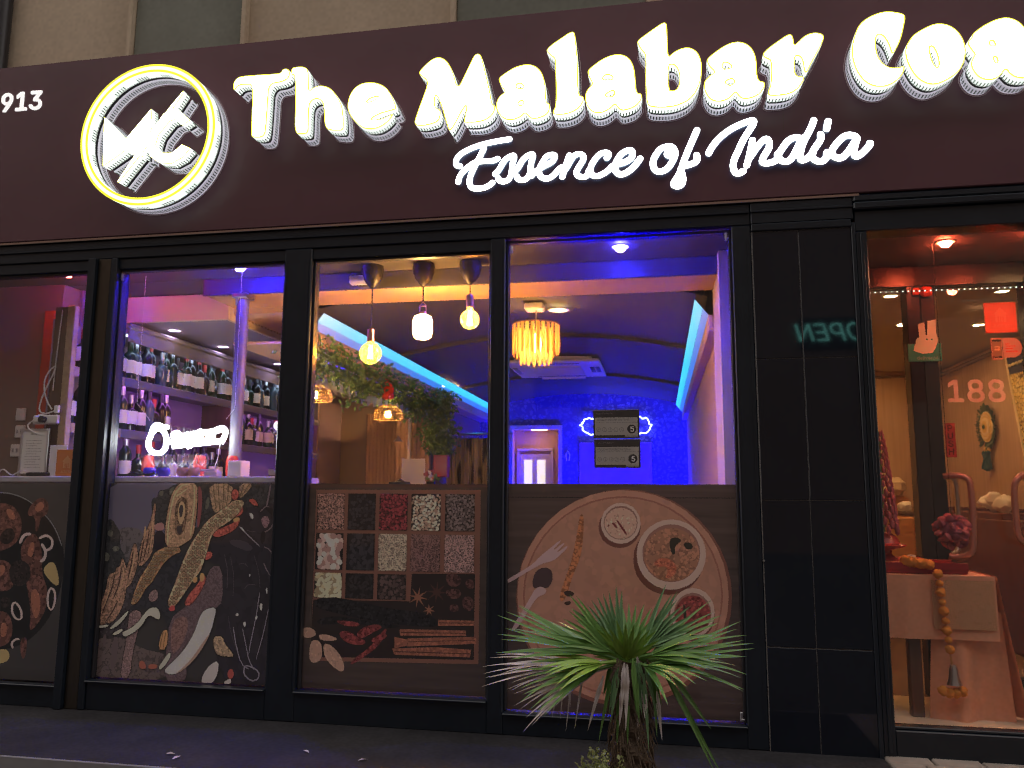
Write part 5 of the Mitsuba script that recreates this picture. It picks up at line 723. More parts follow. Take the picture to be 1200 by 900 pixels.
put('hotplate', cat_([bx(-2.42, -2.26, 3.2, 3.35, 1.142, 1.20, .008), lathe([[0, .058], [.05, .058], [.01, .085], [0, .086]], 14, (-2.34, 3.27, 1.142))]), 'dark_metal', label='dark lidded dish on the bar counter before the menu sheet', cat='dish')
put('red_box', bx(-2.12, -1.98, 3.6, 3.7, 1.25, 1.46, .006), 'red_lacquer', label='red box at the far end of the bar counter', cat='box')
k = thing('flower_pot', 'small pot of white and red flowers on the bar counter', 'flower pot'); rg = np.random.default_rng(2)
put(k + '__pot', lathe([[0, 0], [.035, 0], [.045, .06], [0, .06]], 14, (-2.08, 3.4, 1.142)), 'dark_metal')
for c in ('label_white', 'petal', 'ivy'):
    put(k + '__flower', cat_([trimesh.creation.icosphere(1, .014).apply_translation(np.array([-2.08, 3.4, 1.235]) + rg.normal(0, .028, 3)) for _ in range(14)]), c)
# garland of leaves and blossom along the glass rack
GA = thing('hanging_garland', 'thick garland of green and pale green leaves hanging along the bar', 'garland')
rg = np.random.default_rng(9)
def leaves(pts, size, drop):
    n = len(pts); a = rg.uniform(0, 6.283, n); e = rg.normal(-0.5, .5, n); s = size * rg.uniform(.6, 1.4, n)
    d = np.c_[np.cos(a) * np.cos(e), np.sin(a) * np.cos(e), np.sin(e)]; w = np.cross(d, rg.normal(size=(n, 3))); w /= np.linalg.norm(w, axis=1, keepdims=True)
    P0, P1 = pts, pts + d * s[:, None]; mid = (P0 + P1) / 2; h = w * s[:, None] * .32; lift = np.cross(d, w) * s[:, None] * .12
    V = np.stack([P0, mid + h + lift, P1, mid - h + lift], 1).reshape(-1, 3); i = np.arange(n) * 4
    return trimesh.Trimesh(V, np.vstack([np.c_[i, i + 1, i + 2], np.c_[i, i + 2, i + 3]]), process=False)
def along(n, y0, y1, zt, sag):
    y = rg.uniform(y0, y1, n); clump = meshkit.noise(np.c_[y * 6, y * 0, y * 0], 3)
    dz = rg.beta(1.1, 1.8, n) * (sag * (.45 + .9 * clump)); x = -2.24 + rg.normal(0, .055, n)
    return np.c_[x, y, zt - dz]
put(GA + '__foliage', leaves(along(7600, 0.86, 3.95, 2.10, .30), .042, 1), 'ivy', kind='stuff')
put(GA + '__pale_foliage', leaves(along(2600, 0.86, 3.95, 2.12, .16), .040, 1), 'ivy_pale', kind='stuff')
def column(n):
    z = rg.uniform(1.50, 2.12, n); r = .11 * (.5 + .6 * meshkit.noise(np.c_[z * 7, z * 0, z * 0], 5))
    return np.c_[-2.16 + rg.normal(0, 1, n) * r * .7, 3.95 + rg.normal(0, 1, n) * r, z]
put(GA + '__trailing_foliage', leaves(column(3600), .045, 1), 'ivy', kind='stuff')
put(GA + '__trailing_pale_foliage', leaves(column(520), .04, 1), 'ivy_pale', kind='stuff')
put(GA + '__rail', cat_([tube([[-2.24, .87, 2.08], [-2.24, 4.0, 2.08]], .012, 8), tube([[-2.30, .87, 1.96], [-2.30, 3.3, 1.96]], .008, 6), tube([[-2.18, .87, 1.96], [-2.18, 3.3, 1.96]], .008, 6)]), 'steel')
for i in range(30):
    glass('wine', -2.24 + (.05 if i % 2 else -.05), 1.0 + (i // 2) * .135, 1.955, f'stemmed glass hanging upside down under the garland, {ordinal(i // 2)} pair, {"right" if i % 2 else "left"}', 'glasses hanging under the garland', True, .95)
put('added_garland_light', bx(-2.262, -2.25, .92, 3.9, 2.02, 2.032), 'lamp_body', emit=glow((22, 3, 9), 0.7), label='unseen pink light strip added inside the garland to tint the bar side', cat='light strip')  # added lamp hidden by foliage, turns bulkhead side and leaves pink
downlight(-2.24, 4.38, 2.234, (3600, 2000, 660), 0.045, 'unseen warm downlight added in the tan soffit to light the gold curtain', 0.9)  # hidden lamp put in to brighten the curtain
put('red_blossom', cat_([trimesh.creation.icosphere(1, .03).apply_translation(np.array([-2.16, 2.35, 1.93]) + rg.normal(0, .03, 3)) for _ in range(14)]), 'sticker_red', label='cluster of red blossom in the garland above the rattan lamp', cat='blossom')
# gold curtain and its rail
k = thing('gold_curtain', 'streaked gold and dark curtain hanging from a rail at the back', 'curtain')
xx = np.linspace(-2.30, -1.62, 120); V, F = [], []
for i, x in enumerate(xx):
    for z in (0.1, 1.0, 1.70): V.append([x, 4.75 + .028 * math.sin(x * 52) + .012 * math.sin(x * 131 + 1), z])
for i in range(119):
    for j in range(2): a = i * 3 + j; F += [[a, a + 3, a + 4], [a, a + 4, a + 1]]
put(k + '__drape', trimesh.Trimesh(V, F, process=False), 'gold_fabric', True)
put(k + '__rail', tube([[-2.4, 4.72, 1.745], [-1.55, 4.72, 1.745]], .014, 8), 'steel')
put(k + '__hook', cat_([tube([[x, 4.72, 1.745], [x, 4.74, 1.69]], .004, 5) for x in np.linspace(-2.28, -1.66, 12)]), 'steel')
structure('back_partition', cat_([bx(-2.42, -2.33, 4.26, 4.9, 0.04, 2.07), bx(-2.34, -2.30, 4.9, 6.42, 0.04, 2.07)]), 'wall_brown')
# ---- entrance lobby and the room behind it -----------------------------------------
structure('lobby_ceiling', bx(0.89, 2.74, 0.08, 0.99, 2.376, 2.45), 'front_ceiling')
ID = thing('inner_door', 'black framed inner glass door with broad posts behind the entrance screen', 'door')
put(ID + '__lintel', bx(0.89, 2.74, 0.90, 0.99, 2.255, 2.375, 0.004), 'black_frame')
put(ID + '__post', cat_([bx(1.38, 1.452, 0.885, 0.99, 0.04, 2.2545, 0.004), bx(1.454, 1.530, 0.895, 0.985, 0.04, 2.2545, 0.004)]), 'black_frame')
put(ID + '__post', bx(1.985, 2.10, 0.895, 0.985, 0.04, 2.2545, 0.004), 'black_frame', label='right post of the inner door')
put(ID + '__bottom_rail', bx(1.531, 1.984, 0.90, 0.98, 0.045, 0.15, 0.004), 'black_frame')
put(ID + '__pane', trimesh.Trimesh([[1.531, .94, .1505], [1.984, .94, .1505], [1.984, .94, 2.254], [1.531, .94, 2.254]], [[0, 1, 2], [0, 2, 3]], process=False), 'glass')
put(ID + '__sensor', cat_([bx(1.41, 1.45, .86, .884, 2.20, 2.24, .006), bx(1.455, 1.51, .85, .894, 2.19, 2.245, .01)]), 'sticker_red', label='small box at the head of the post imitating reflected red light')  # red light reflected at the post head, put in as a coloured box
hp = [[1.51, .88, 1.195], [1.58, .845, 1.198], [1.612, .83, 1.18], [1.620, .825, 1.14], [1.615, .825, .85], [1.605, .83, .80], [1.57, .85, .775], [1.51, .88, .775]]
put(ID + '__handle', tube(curve(hp, 5), .0165, 12), 'handle_redlit', True)
put(ID + '__handle', tube(curve([[a, 1.86 - b, c] for a, b, c in hp], 5), .014, 12), 'steel', True, label='inner pull handle in bare steel')
put(ID + '__handle', tube(curve([[1.99, .88, 1.205], [1.88, .85, 1.20], [1.845, .84, 1.165], [1.835, .84, 1.10], [1.835, .84, .93], [1.842, .84, .88], [1.88, .85, .85], [1.99, .88, .845]], 5), .0165, 12), 'handle_redlit', True, label='pull handle on the right post coloured as if in red light')
mat('handle_redlit', (0.50, 0.30, 0.27), 0.3, 0.6)  # red lamplight put into the base colour of the pull handles
put(ID + '__house_number', text('188', 0.118, 1.562, 1.607, .9385, .001, True, -0.01), 'numeral', label='pale pink number 188 on the pane')
k = thing('push_sign', 'narrow red PUSH sign beside the inner door post', 'sign')
put(k + '__plate', bx(1.549, 1.602, .934, .9375, 1.30, 1.488, .001), 'push_red')
mat('push_red', (0.34, 0.045, 0.045), 0.4)
for i, ch in enumerate('PUSH'):
    m = meshkit.text_mesh(ch, 0.033, .0008, True); w = m.bounds[:, 0].mean(); v = m.vertices.copy(); m.vertices = np.c_[1.5755 + v[:, 0] - w, .9338 - v[:, 2], 1.445 - i * .0435 + v[:, 1]]
    put(k + '__letter', m, 'push_ink')
mat('push_ink', (0.07, 0.015, 0.02), 0.5)
k = thing('red_sticker', 'large square red sticker with faint house symbol, top right on the glass', 'sticker')
put(k + '__sheet', bx(1.795, 1.955, .9345, .9375, 1.985, 2.155, .001), 'sticker_red')
hs2 = affinity.translate(affinity.scale(hs, 1.2, 1.2, origin=(-3.2235, 1.25)), 1.875 + 3.2235, 2.085 - 1.25)
put(k + '__symbol', flat([hs2], .934), 'sticker_red_light'); put(k + '__lettering', text('JUST EAT', .0155, 1.83, 2.015, .9343, .0005, True), 'sticker_red_light')
put(k + '__border', cat_([bx(1.793, 1.957, .9375, .9380, 1.983, 2.157)]), 'pink_sticker')
k = thing('brown_sticker', 'small upright brown sticker below the red one', 'sticker')
put(k + '__sheet', bx(1.815, 1.872, .9345, .9375, 1.835, 1.955, .001), 'pink_sticker'); put(k + '__field', bx(1.819, 1.868, .9335, .9344, 1.842, 1.948, .0003), 'brown_sticker')
put(k + '__band', flat([rectp(1.821, 1.866, 1.935, 1.945), rectp(1.821, 1.866, 1.845, 1.852)], .933), 'print_black'); put(k + '__lettering', flat([rectp(1.832, 1.858, 1.902, 1.909), rectp(1.830, 1.860, 1.885, 1.896)], .933), 'orange_card_light')
k = thing('pink_sticker', 'rounded pink sticker right of the small brown one', 'sticker')
sh = rectp(1.876, 1.935, 1.845, 1.955).union(affinity.scale(Point(1.925, 1.90).buffer(.055), .85, 1))
put(k + '__sheet', ext(sh, .9375, .002), 'pink_sticker'); put(k + '__lettering', flat([rectp(1.888, 1.888 + w, z, z + .006) for z, w in ((1.918, .022), (1.905, .05), (1.892, .035), (1.876, .06))], .935), 'sticker_red')
k = thing('teal_sticker', 'teal sticker with a pale long eared head symbol on the door post', 'sticker')
put(k + '__sheet', bx(1.372, 1.545, .8815, .8845, 1.825, 1.925, .001), 'teal')
hd = Polygon([(1.40, 1.885), (1.418, 1.95), (1.425, 1.962), (1.435, 1.945), (1.43, 2.035), (1.465, 2.045), (1.468, 1.97), (1.475, 1.97), (1.482, 2.052), (1.525, 2.06), (1.522, 1.99), (1.53, 1.94), (1.515, 1.90), (1.497, 1.872), (1.45, 1.868)]).buffer(.004).buffer(-.004)
put(k + '__symbol', ext(hd, .8812, .001), 'mint'); put(k + '__eye', flat([Point(1.472, 1.948).buffer(.005), Point(1.498, 1.948).buffer(.005)], .880), 'teal')
put(k + '__lettering', text('deliveroo', .018, 1.415, 1.836, .8812, .0005, True), 'mint_dim')
mat('mint_dim', (0.16, 0.36, 0.30), 0.5)
LS = thing('fairy_lights', 'string of tiny pale lights along the lobby ceiling', 'string lights')
put(LS + '__wire', tube([[0.96, 0.80, 2.205], [2.4, 0.80, 2.205]], .0018, 4), 'black')
put(LS + '__bead', cat_([trimesh.creation.icosphere(1, .0042).apply_translation([0.97 + i * .0285, .80, 2.205]) for i in range(50)]), 'lamp_body', kind='stuff', emit=glow((1.4, 2.4, 1.9), 0.2))
# room
structure('corridor_ceiling', bx(0.885, 2.74, 0.991, 6.6, 2.30, 2.40), 'corridor_ceiling')
structure('corridor_wall', bx(0.89, 2.72, 4.45, 4.55, 0.04, 2.3), 'corridor_wall')
mat('corridor_wall', proc(lambda p, n, uv: mix((0.38, 0.255, 0.17), (0.48, 0.33, 0.225), fbm(p.x * 55 + p.y * 55, p.z * 2, 0, 3))), 0.55)
structure('corridor_wall', bx(2.70, 2.74, 0.991, 4.449, 0.04, 2.3), 'corridor_wall')
structure('dado_panel', cat_([bx(2.672, 2.6995, 0.991, 4.449, 0.05, 0.985, .004), bx(2.660, 2.6995, 0.991, 4.449, 0.9855, 1.0, .003)]), 'dado')
structure('dado_panel', bx(0.9, 2.66, 4.42, 4.449, 0.05, 0.7, .004), 'dado')
structure('cornice_line', cat_([bx(2.65, 2.6995, 0.991, 4.449, 2.235, 2.255, .004), bx(0.9, 2.65, 4.42, 4.4495, 2.235, 2.255, .004)]), 'wall_brown')
for i, (x, y) in enumerate(((1.41, 1.28), (1.76, 2.15), (2.25, 2.25), (2.2, 3.0), (1.9, 3.9), (1.35, 3.6))):
    downlight(x, y, 2.299, (330, 172, 62) if i != 1 else (40, 25, 11), 0.034 if i != 1 else 0.075, ['nearest small downlight behind the inner door', 'broad round ceiling lamp behind the inner door', 'downlight behind the door beside the pale numerals', 'downlight above the wall ornament', 'downlight above the booth at the back', 'downlight at the back left of the booth'][i], 1.3)
# booth, plates
BO = thing('booth_seat', 'booth seat with cream headrest and orange back at the end of the room', 'booth')
put(BO + '__headrest', bx(1.15, 2.25, 4.15, 4.40, 1.10, 1.27, .05), 'booth_cream')
put(BO + '__back', bx(1.15, 2.30, 4.28, 4.415, 0.35, 1.095, .03), 'booth_orange')
put(BO + '__cushion', bx(1.15, 2.30, 3.85, 4.30, 0.35, 0.48, .04), 'booth_orange')
k = thing('dining_chair', 'orange backed wooden chair before the booth', 'chair')
put(k + '__back', bx(1.62, 1.98, 3.05, 3.09, 0.55, 0.93, .015), 'booth_orange'); put(k + '__seat', bx(1.6, 2.0, 3.08, 3.45, .45, .5, .015), 'booth_orange')
for x in (1.585, 1.985):
    put(k + '__leg', bx(x, x + .03, 3.05, 3.085, .04, .96, .006), 'dark_wood'); put(k + '__leg', bx(x, x + .03, 3.42, 3.45, .04, .449, .006), 'dark_wood')
put('dining_table', cat_([bx(1.25, 2.2, 3.5, 3.84, 0.93, 0.965, .006), bx(1.68, 1.76, 3.62, 3.70, .04, .9295)]), 'dark_wood', label='dark dining table with folded napkins before the booth', cat='table')
rg = np.random.default_rng(12)
for i, (x, y) in enumerate(((1.62, 3.55), (1.76, 3.58), (1.9, 3.62), (2.05, 3.56))):
    m = swell(trimesh.creation.icosphere(2, .06), .05, 22, i); m.apply_scale([1, .8, .8]); m.apply_translation([x, y, 1.005])
    put('folded_napkin', m, 'paper', 30, label=f'white folded napkin on the dining table, {ordinal(i)} from the left', cat='napkin', group='folded napkins')
put('white_tablecloth_table', cat_([bx(1.05, 1.55, 2.2, 2.7, 0.70, 0.735, .01), bx(1.05, 1.55, 2.195, 2.2, .35, .72)]), 'label_cream', label='table under a cream cloth seen left of the door post', cat='table')
put('side_console', bx(2.35, 2.66, 1.9, 3.3, .04, .93, .006), 'dado', label='dark red cabinet standing along the right wall', cat='cabinet')
for i in range(5):
    m = swell(trimesh.creation.icosphere(2, .055), .05, 25, 30 + i); m.apply_translation([2.45 + .05 * (i % 2), 2.62 + i * .07, 1.03 + .02 * (i % 3)]); put('white_flower', m, 'paper', 30, label=f'white paper flower on the dado ledge, {ordinal(i)} from the front', cat='flower', group='white paper flowers')
structure('dado_ledge', bx(2.36, 2.6595, 2.4, 3.6, .9305, .975, .004), 'dado')
# wall ornament with tassel (hangs on the right wall)
WO = thing('wall_ornament', 'round woven wall ornament with gold centre and dark teal tassel', 'wall hanging')
def disc(r, x, cz, cy, th, n=40): 
    m = lathe([[0, 0], [r, 0], [r, th], [0, th]], n); m.apply_transform(trimesh.transformations.rotation_matrix(-math.pi / 2, [0, 1, 0])); m.apply_translation([x, cy, cz]); return m
oy, oz = 3.39, 1.665
put(WO + '__fringe', cat_([tube([[2.685, oy + .12 * math.cos(a), oz + .12 * math.sin(a)], [2.665 + rg.normal(0, .008), oy + (.185 + rg.normal(0, .008)) * math.cos(a + rg.normal(0, .03)), oz + (.185 + rg.normal(0, .008)) * math.sin(a)]], .005, 4) for a in np.linspace(0, 6.283, 110)]), 'ornament_green', kind='stuff')
put(WO + '__disc', disc(.128, 2.69, oz, oy, .02), 'ornament_cream'); put(WO + '__ring', disc(.118, 2.669, oz, oy, .004), 'ornament_gold')
put(WO + '__ring', disc(.075, 2.664, oz, oy, .004), 'ornament_cream'); put(WO + '__ring', disc(.05, 2.659, oz, oy, .004), 'ornament_gold'); put(WO + '__centre', disc(.02, 2.654, oz, oy, .006), 'ornament_green')
put(WO + '__bead', cat_([trimesh.creation.icosphere(1, .009).apply_translation([2.662, oy + .098 * math.cos(a), oz + .098 * math.sin(a)]) for a in np.linspace(0, 6.283, 23)]), 'ornament_cream')
put(WO + '__tassel', cat_([tube([[2.67 + rg.normal(0, .008), oy + .008 * rg.normal(), oz - .185], [2.66 + rg.normal(0, .012), oy + rg.normal(0, .02), oz - .21], [2.655 + rg.normal(0, .015), oy + rg.normal(0, .035), oz - .345 + rg.normal(0, .008)]], .005, 4) for _ in range(70)]), 'tassel', kind='stuff')
put(WO + '__cap', trimesh.creation.icosphere(2, .03).apply_translation([2.668, oy, oz - .19]), 'ornament_gold')
TA = thing('tapestry', 'gold embroidered hanging with coloured side patches at the right edge', 'wall hanging')
def side_sheet(y0, y1, z0, z1, x=2.685, slant=0.0, m='tapestry'):
    n = 12; V = [[x + .012 * math.sin(i * .9), y0 + (y1 - y0) * i / n - s * slant, z1 if s == 0 else z0] for i in range(n + 1) for s in (0, 1)]
    return trimesh.Trimesh(V, [q for i in range(n) for q in ([2 * i, 2 * i + 1, 2 * i + 3], [2 * i, 2 * i + 3, 2 * i + 2])], process=False)
put(TA + '__field', side_sheet(2.05, 2.86, 1.33, 2.02, 2.68, .18), 'tapestry'); put(TA + '__top_band', side_sheet(2.05, 2.9, 2.02, 2.16, 2.68), 'navy')
put(TA + '__stud', cat_([trimesh.creation.icosphere(1, .013).apply_translation([2.665, 2.84 - i * .06, 2.09]) for i in range(12)]), 'ornament_cream')
put(TA + '__edging', cat_([tube([[2.668, 2.9, 2.16], [2.668, 2.875, 2.02], [2.668, 2.70, 1.33]], .009, 6)]), 'ornament_cream')
for z0, z1, c, y in ((1.99, 2.12, 'patch_pink', 2.93), (1.80, 1.97, 'patch_green', 2.90), (1.68, 1.80, 'patch_orange', 2.85), (1.50, 1.68, 'patch_red', 2.82), (1.37, 1.50, 'patch_blue', 2.78)):
    put(TA + '__patch', bx(2.686, 2.696, y - .1, y, z0, z1, .003), c, label=c.split('_')[1] + ' patch on the side of the hanging')
# welcome table in the lobby
WT = thing('welcome_table', 'table under a peach cloth with lace border inside the entrance', 'table')
tx0, tx1, ty0, ty1, tz = 0.99, 1.545, 0.40, 0.80, 0.715
put(WT + '__top', bx(tx0, tx1, ty0, ty1, tz - .03, tz, .01), 'cloth')
def drape(x0, x1, y, z0, z1, amp, fr, out=0.0, ph=0):
    n, m = 60, 14; V, F = [], []
    for i in range(n + 1):
        x = x0 + (x1 - x0) * i / n
        for j in range(m + 1):
            t = j / m; V.append([x + out * t * (x - (x0 + x1) / 2), y - amp * t ** .7 * (math.sin(x * fr + ph) + .4 * math.sin(x * fr * 2.3)), z1 + (z0 - z1) * t])
    for i in range(n):
        for j in range(m): a = i * (m + 1) + j; F += [[a, a + 1, a + m + 2], [a, a + m + 2, a + m + 1]]
    return trimesh.Trimesh(V, F, process=False)
put(WT + '__cloth_front', drape(tx0, tx1, ty0 - .012, .42, tz, .006, 22), 'cloth', True)
put(WT + '__lace_panel', drape(1.26, tx1 - .012, ty0 - .024, .47, tz - .02, .004, 22), 'cloth_lace', True, label='brownish lace overlay on the front of the cloth')
put(WT + '__cloth_fall', drape(1.27, tx1 + .03, ty0 + .03, .05, .55, .03, 24, .22), 'cloth', True)
q = drape(ty0, ty1, 0, .06, tz, .022, 30, .18); v = q.vertices.copy(); q.vertices = np.c_[tx1 + .012 + v[:, 1] * -1 + .14 * (tz - v[:, 2]), v[:, 0], v[:, 2]]
put(WT + '__cloth_side', q, 'cloth', True)
for x, y in ((1.165, .45), (1.02, .76), (1.5, .76)): put(WT + '__leg', bx(x, x + .055, y, y + .055, .04, tz - .031, .004), 'dark_wood')
k = thing('lacquer_tray', 'flat red lacquer tray on the welcome table', 'tray')
put(k + '__base', bx(1.02, 1.45, .44, .66, tz + .001, tz + .045, .006), 'red_lacquer'); put(k + '__rim', cat_([bx(1.02, 1.45, .435, .4435, tz + .02, tz + .055, .002), bx(1.02, 1.45, .661, .67, tz + .02, tz + .055, .002)]), 'red_lacquer')
put('lacquer_book', bx(1.00, 1.33, .675, .79, tz + .001, tz + .06, .006), 'red_lacquer', label='red lacquer box at the back of the welcome table', cat='box')
k = thing('flower_spire', 'tall red flower spire in a red pedestal bowl left on the table', 'flower arrangement')
fx, fy = 1.115, .57
put(k + '__bowl', lathe([[0, 0], [.06, 0], [.05, .012], [.028, .03], [.03, .05], [.085, .066], [.10, .075], [.07, .085], [.055, .115], [.03, .135], [0, .14]], 24, (fx, fy, tz + .055)), 'red_lacquer', 40)
rg = np.random.default_rng(21); bl = []
for i in range(150):
    t = i / 150; a = i * 2.4; r = .05 * (1 - t) ** .6 + .012; z = tz + .20 + t * .50
    b = trimesh.creation.icosphere(1, .017 * (1 - .5 * t)); b.apply_scale([.7, .7, 1.5]); b.apply_translation([fx + r * math.cos(a), fy + r * math.sin(a), z]); bl.append(b)
put(k + '__blossom', cat_(bl), 'petal', kind='stuff'); put(k + '__stem', tube([[fx, fy, tz + .19], [fx, fy, tz + .70]], .006, 6), 'ivy')
put(k + '__candle', lathe([[0, 0], [.018, 0], [.02, .03], [0, .034]], 14, (1.21, .48, tz + .056)), 'booth_cream')
GM = thing('marigold_garland', 'orange marigold bead garland with a metal bell hanging over the cloth', 'garland')
z = tz + .06; xg, yg = 1.285, ty0 - .045
def pom(x, y, z, r, s): return swell(trimesh.creation.icosphere(2, r), r * .7, 60, s).apply_translation([x, y, z])
for i in range(6): put(GM + '__bead', pom(1.17 + i * .02, .45 - i * .008, tz + .062 - .003 * i, .024, i), 'marigold', True)
for i in range(9): put(GM + '__bead', pom(xg + .004 * i, yg, tz + .01 - i * .043, .022 if i % 2 == 0 else .0165, 9 + i), 'marigold', True)
put(GM + '__cord', tube([[xg, yg, tz + .03], [xg + .04, yg, tz - .46]], .004, 5), 'booth_orange')
put(GM + '__bell', lathe([[0, .09], [.012, .088], [.018, .07], [.022, .03], [.032, 0], [.028, 0], [.016, .03], [0, .05]], 18, (xg + .04, yg, tz - .49)), 'steel', 30)
for i in range(4): put(GM + '__bead', pom(xg - .01 + i * .028, yg, tz - .53 + .008 * abs(i - 1.5), .023, 40 + i), 'marigold', True, label='bead of the lowest cluster under the bell')
k = thing('flower_ball', 'dark pink ball of dried petals hanging before the door post', 'flower ball'); rg = np.random.default_rng(31)
for c in ('petal', 'petal_dark'):
    pt = []
    for i in range(60):
        d = rg.normal(size=3); d /= np.linalg.norm(d); b = trimesh.creation.icosphere(1, .022); b.apply_scale([1, .45, .9]); b.apply_transform(trimesh.transformations.random_rotation_matrix(rg.random(3))); b.apply_translation(np.array([1.40, .47, .925]) + d * (.065 + rg.normal(0, .008))); pt.append(b)
    put(k + '__petal', cat_(pt), c, kind='stuff')
put(k + '__core', trimesh.creation.icosphere(2, .06).apply_translation([1.40, .47, .925]), 'petal_dark'); put(k + '__cord', tube([[1.40, .47, .98], [1.40, .47, 2.37]], .0012, 4), 'black')
structure('lobby_mat', bx(1.0, 2.3, .1, .88, .0405, .05), 'booth_cream')

# ---- palm and weed in the planter -----------------------------------------------------
k = thing('planter', 'dark planter trough in front of the bowl window holding the palm', 'planter')
put(k + '__trough', cat_([bx(-.40, .20, -1.31, -1.28, -.15, .05, .006), bx(-.40, .20, -.83, -.80, -.15, .05, .006), bx(-.40, -.37, -1.28, -.83, -.15, .05, .006), bx(.17, .20, -1.28, -.83, -.15, .05, .006)]), 'planter')
sx, sy = np.meshgrid(np.linspace(-.37, .17, 30), np.linspace(-1.28, -.83, 18)); sp = np.c_[sx.ravel(), sy.ravel(), np.zeros(sx.size)]; sp[:, 2] = .01 + .04 * meshkit.fbm(sp * 12, 3)
sf = [[i * 30 + j, i * 30 + j + 1, (i + 1) * 30 + j + 1] for i in range(17) for j in range(29)] + [[i * 30 + j, (i + 1) * 30 + j + 1, (i + 1) * 30 + j] for i in range(17) for j in range(29)]
put(k + '__soil', trimesh.Trimesh(sp, sf, process=False), 'soil', True)
PA = thing('fan_palm', 'small fan palm with green and dried leaves in front of the bowl poster', 'palm')
rg = np.random.default_rng(77)
C0 = np.array([-.115, -1.05, .535])
tz_ = np.linspace(.02, .55, 46); ta = np.linspace(0, 6.283, 25)[:-1]
tv = np.array([[-.105 + (.055 + .012 * math.sin(z * 90 + a * 3) + .01 * rg.normal() * .4 - .012 * (z - .14)) * math.cos(a), -1.05 + (.055 + .012 * math.sin(z * 90 + a * 3) - .012 * (z - .14)) * math.sin(a), z] for z in tz_ for a in ta])
tf = [q for i in range(45) for j in range(24) for q in ([i * 24 + j, i * 24 + (j + 1) % 24, (i + 1) * 24 + (j + 1) % 24], [i * 24 + j, (i + 1) * 24 + (j + 1) % 24, (i + 1) * 24 + j])]
put(PA + '__trunk', trimesh.Trimesh(tv, tf, process=False), 'trunk')
fib = []
for i in range(260):
    a = rg.uniform(0, 6.283); z = rg.uniform(.18, .56); r = .058; l = rg.uniform(.03, .10)
    fib.append(tube([[-.105 + r * math.cos(a), -1.05 + r * math.sin(a), z], [-.105 + (r + .014) * math.cos(a + .1), -1.05 + (r + .014) * math.sin(a + .1), z - l * .5], [-.105 + (r + .01 + rg.uniform(0, .02)) * math.cos(a + .2), -1.05 + (r + .012) * math.sin(a + .2), z - l]], [.003, .002, .0006], 4))
put(PA + '__fibre', cat_(fib), 'trunk', kind='stuff')
def blade(P0, d, nrm, L, w, droop, fold=.35, n=7, wave=0.0):
    """one folded leaf segment from P0 along d"""
    t = np.linspace(0, 1, n); s = np.cross(d, nrm); s /= np.linalg.norm(s) + 1e-9
    c = P0 + np.outer(t * L, d) + np.outer(wave * L * np.sin(t * 3), nrm) - np.outer(droop * L * t ** 2.2, [0, 0, 1])
    ww = w * np.clip(np.minimum(.25 + t * 2.6, 1.15 * (1 - t) ** .75 + .02), 0, 1)
    V = np.concatenate([c, c + s * ww[:, None] / 2 + nrm * (ww * fold)[:, None], c - s * ww[:, None] / 2 + nrm * (ww * fold)[:, None]])
    F = [q for i in range(n - 1) for q in ([i, i + 1, n + i + 1], [i, n + i + 1, n + i], [i, 2 * n + i + 1, i + 1], [i, 2 * n + i, 2 * n + i + 1])]
    return V, F
def fan(axis, nrm, pet, L, spread, nseg, mt, droop, w=.020, label=None, o=None, jag=.12):
    axis = np.array(axis, float); axis /= np.linalg.norm(axis); nrm = np.array(nrm, float); nrm -= axis * (nrm @ axis); nrm /= np.linalg.norm(nrm); side = np.cross(nrm, axis)
    o = C0 if o is None else np.array(o); hub = o + axis * pet; VV, FF, n = [], [], 0
    for i in range(nseg):
        a = (i / (nseg - 1) * 2 - 1) * spread; d = axis * math.cos(a) + side * math.sin(a) + nrm * (.10 * math.cos(a * 2) + rg.normal(0, .05)); d /= np.linalg.norm(d)
        v, f = blade(hub, d, nrm, L * (.72 + .28 * math.cos(a * .8)) * rg.uniform(1 - jag, 1 + jag * .5), w, droop * rg.uniform(.4, 1.6), .22, 8, rg.normal(0, .02)); VV.append(v); FF += [[x + n for x in q] for q in f]; n += len(v)
    m = trimesh.Trimesh(np.vstack(VV), FF, process=False)
    st = tube([o - axis * .01, o + axis * pet * .5 + [0, 0, .006], hub + axis * .02], [.009, .007, .004], 6)
    put(PA + '__leaf', cat_([m, st]), mt, label=label)
def dirn(deg, toward): a = math.radians(deg); return [math.cos(a), -toward, math.sin(a)]
fan(dirn(90, .5), (0, -1, .55), .02, .155, 1.65, 19, 'palm_light', .04, .026, 'light green fan leaf facing the street')
fan(dirn(118, -.1), (.1, -.9, .3), .055, .195, .55, 10, 'palm_blue', .02, .022)
fan(dirn(142, .35), (.2, -.9, .5), .07, .23, .5, 9, 'palm_green', .08, .023)
fan(dirn(44, .15), (-.3, -.8, .5), .08, .22, .5, 10, 'palm_blue', .04, .023)
fan(dirn(76, -.5), (0, -.7, .6), .04, .17, .7, 10, 'palm_green', .04, .022)
fan(dirn(25, .4), (-.2, -.6, .8), .09, .29, .5, 11, 'palm_green', .10, .024)
fan(dirn(10, .2), (0, -.5, .9), .12, .29, .5, 10, 'palm_green', .08, .023)
fan(dirn(-4, -.5), (0, -.4, 1), .12, .28, .5, 10, 'palm_blue', .14, .023)
fan(dirn(5, .9), (-.1, -.2, 1), .08, .27, .55, 10, 'palm_green', .18, .024)
fan(dirn(163, .25), (0, -.6, .8), .12, .33, .4, 10, 'palm_green', .06, .022)
fan(dirn(174, .7), (.1, -.4, 1), .09, .25, .5, 10, 'palm_light', .16, .023)
fan(dirn(168, -.5), (0, -.3, 1), .12, .32, .45, 9, 'palm_blue', .10, .021)
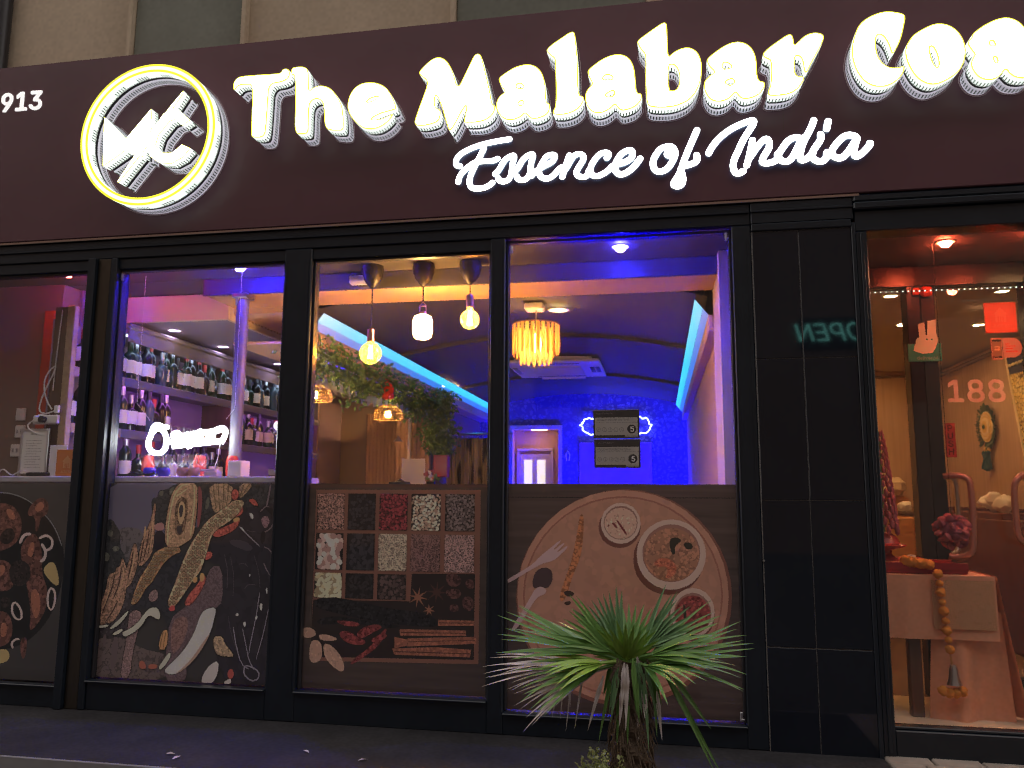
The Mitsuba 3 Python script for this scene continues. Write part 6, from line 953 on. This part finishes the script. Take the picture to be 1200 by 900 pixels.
fan(dirn(-166, .2), (0, -.5, 1), .10, .27, .55, 16, 'palm_dry', .20, .018, 'dried grey brown fan leaf drooping at the left', jag=.35)
fan(dirn(-172, .5), (0, -.5, 1), .10, .27, .45, 11, 'palm_green', .16, .022)
fan(dirn(-178, .1), (0, -.5, 1), .16, .30, .36, 11, 'palm_dry', .10, .015, 'bleached fan leaf pointing left', jag=.3)
def hang(x, z0, L, dx, dy, w, mt, label=None):
    v, f = blade(np.array([x, -1.09 + dy, z0]), np.array([dx, -.12, -1.0]) / np.linalg.norm([dx, -.12, -1.0]), np.array([0., -1, .1]), L, w, .05, .25, 8, rg.normal(0, .04)); put(PA + '__dead_blade', trimesh.Trimesh(v, f, process=False), mt, label=label)
for x, z0, L, dx, mt in ((-.06, .52, .22, .06, 'palm_blue'), (-.16, .52, .22, -.22, 'palm_green'), (-.19, .50, .17, -.32, 'palm_dry'), (-.11, .50, .20, -.02, 'palm_green'), (-.03, .50, .17, .05, 'palm_green'), (-.08, .48, .18, .0, 'palm_dry'), (-.14, .46, .16, -.05, 'palm_green'), (-.02, .46, .14, .1, 'palm_dry')):
    hang(x, z0, L, dx, rg.uniform(-.03, .02), .016, mt)
for i in range(16):
    a = rg.uniform(2.6, 6.8); hang(-.105 + .06 * math.cos(a), .54 + rg.normal(0, .02), rg.uniform(.10, .2), .3 * math.cos(a), .04 + .06 * math.sin(a), .019, ['palm_green', 'palm_blue', 'palm_dry'][i % 3])
for i in range(5): hang(-.26 - i * .02 + rg.normal(0, .01), .51 + rg.normal(0, .015), rg.uniform(.10, .26), rg.normal(0, .12), 0.02, .009, 'palm_dry')
for dx, L, x in ((.62, .33, .0), (.52, .31, .01), (.80, .20, .02)): hang(x, .53, L, dx, -.02, .020, 'palm_green')
WD = thing('weed_plant', 'bushy pale green weed at the foot of the palm', 'plant'); pts, st = [], []
for i in range(60):
    a, e = rg.uniform(0, 6.283), rg.uniform(.3, 1.5); L = rg.uniform(.06, .14); b = np.array([-.20 + rg.normal(0, .016), -1.13 + rg.normal(0, .016), .16]); d = np.array([math.cos(a) * math.cos(e), math.sin(a) * math.cos(e), math.sin(e)])
    st.append(tube([[b[0], b[1], .03], b, b + d * L * .6, b + d * L + [0, 0, -.004]], [.0014, .0014, .001, .0006], 4)); pts += [b + d * L * t + rg.normal(0, .003, 3) for t in rg.uniform(.35, 1, 16)]
put(WD + '__foliage', leaves(np.array(pts), .015, 1), 'weed', kind='stuff'); put(WD + '__stem', cat_(st), 'weed')
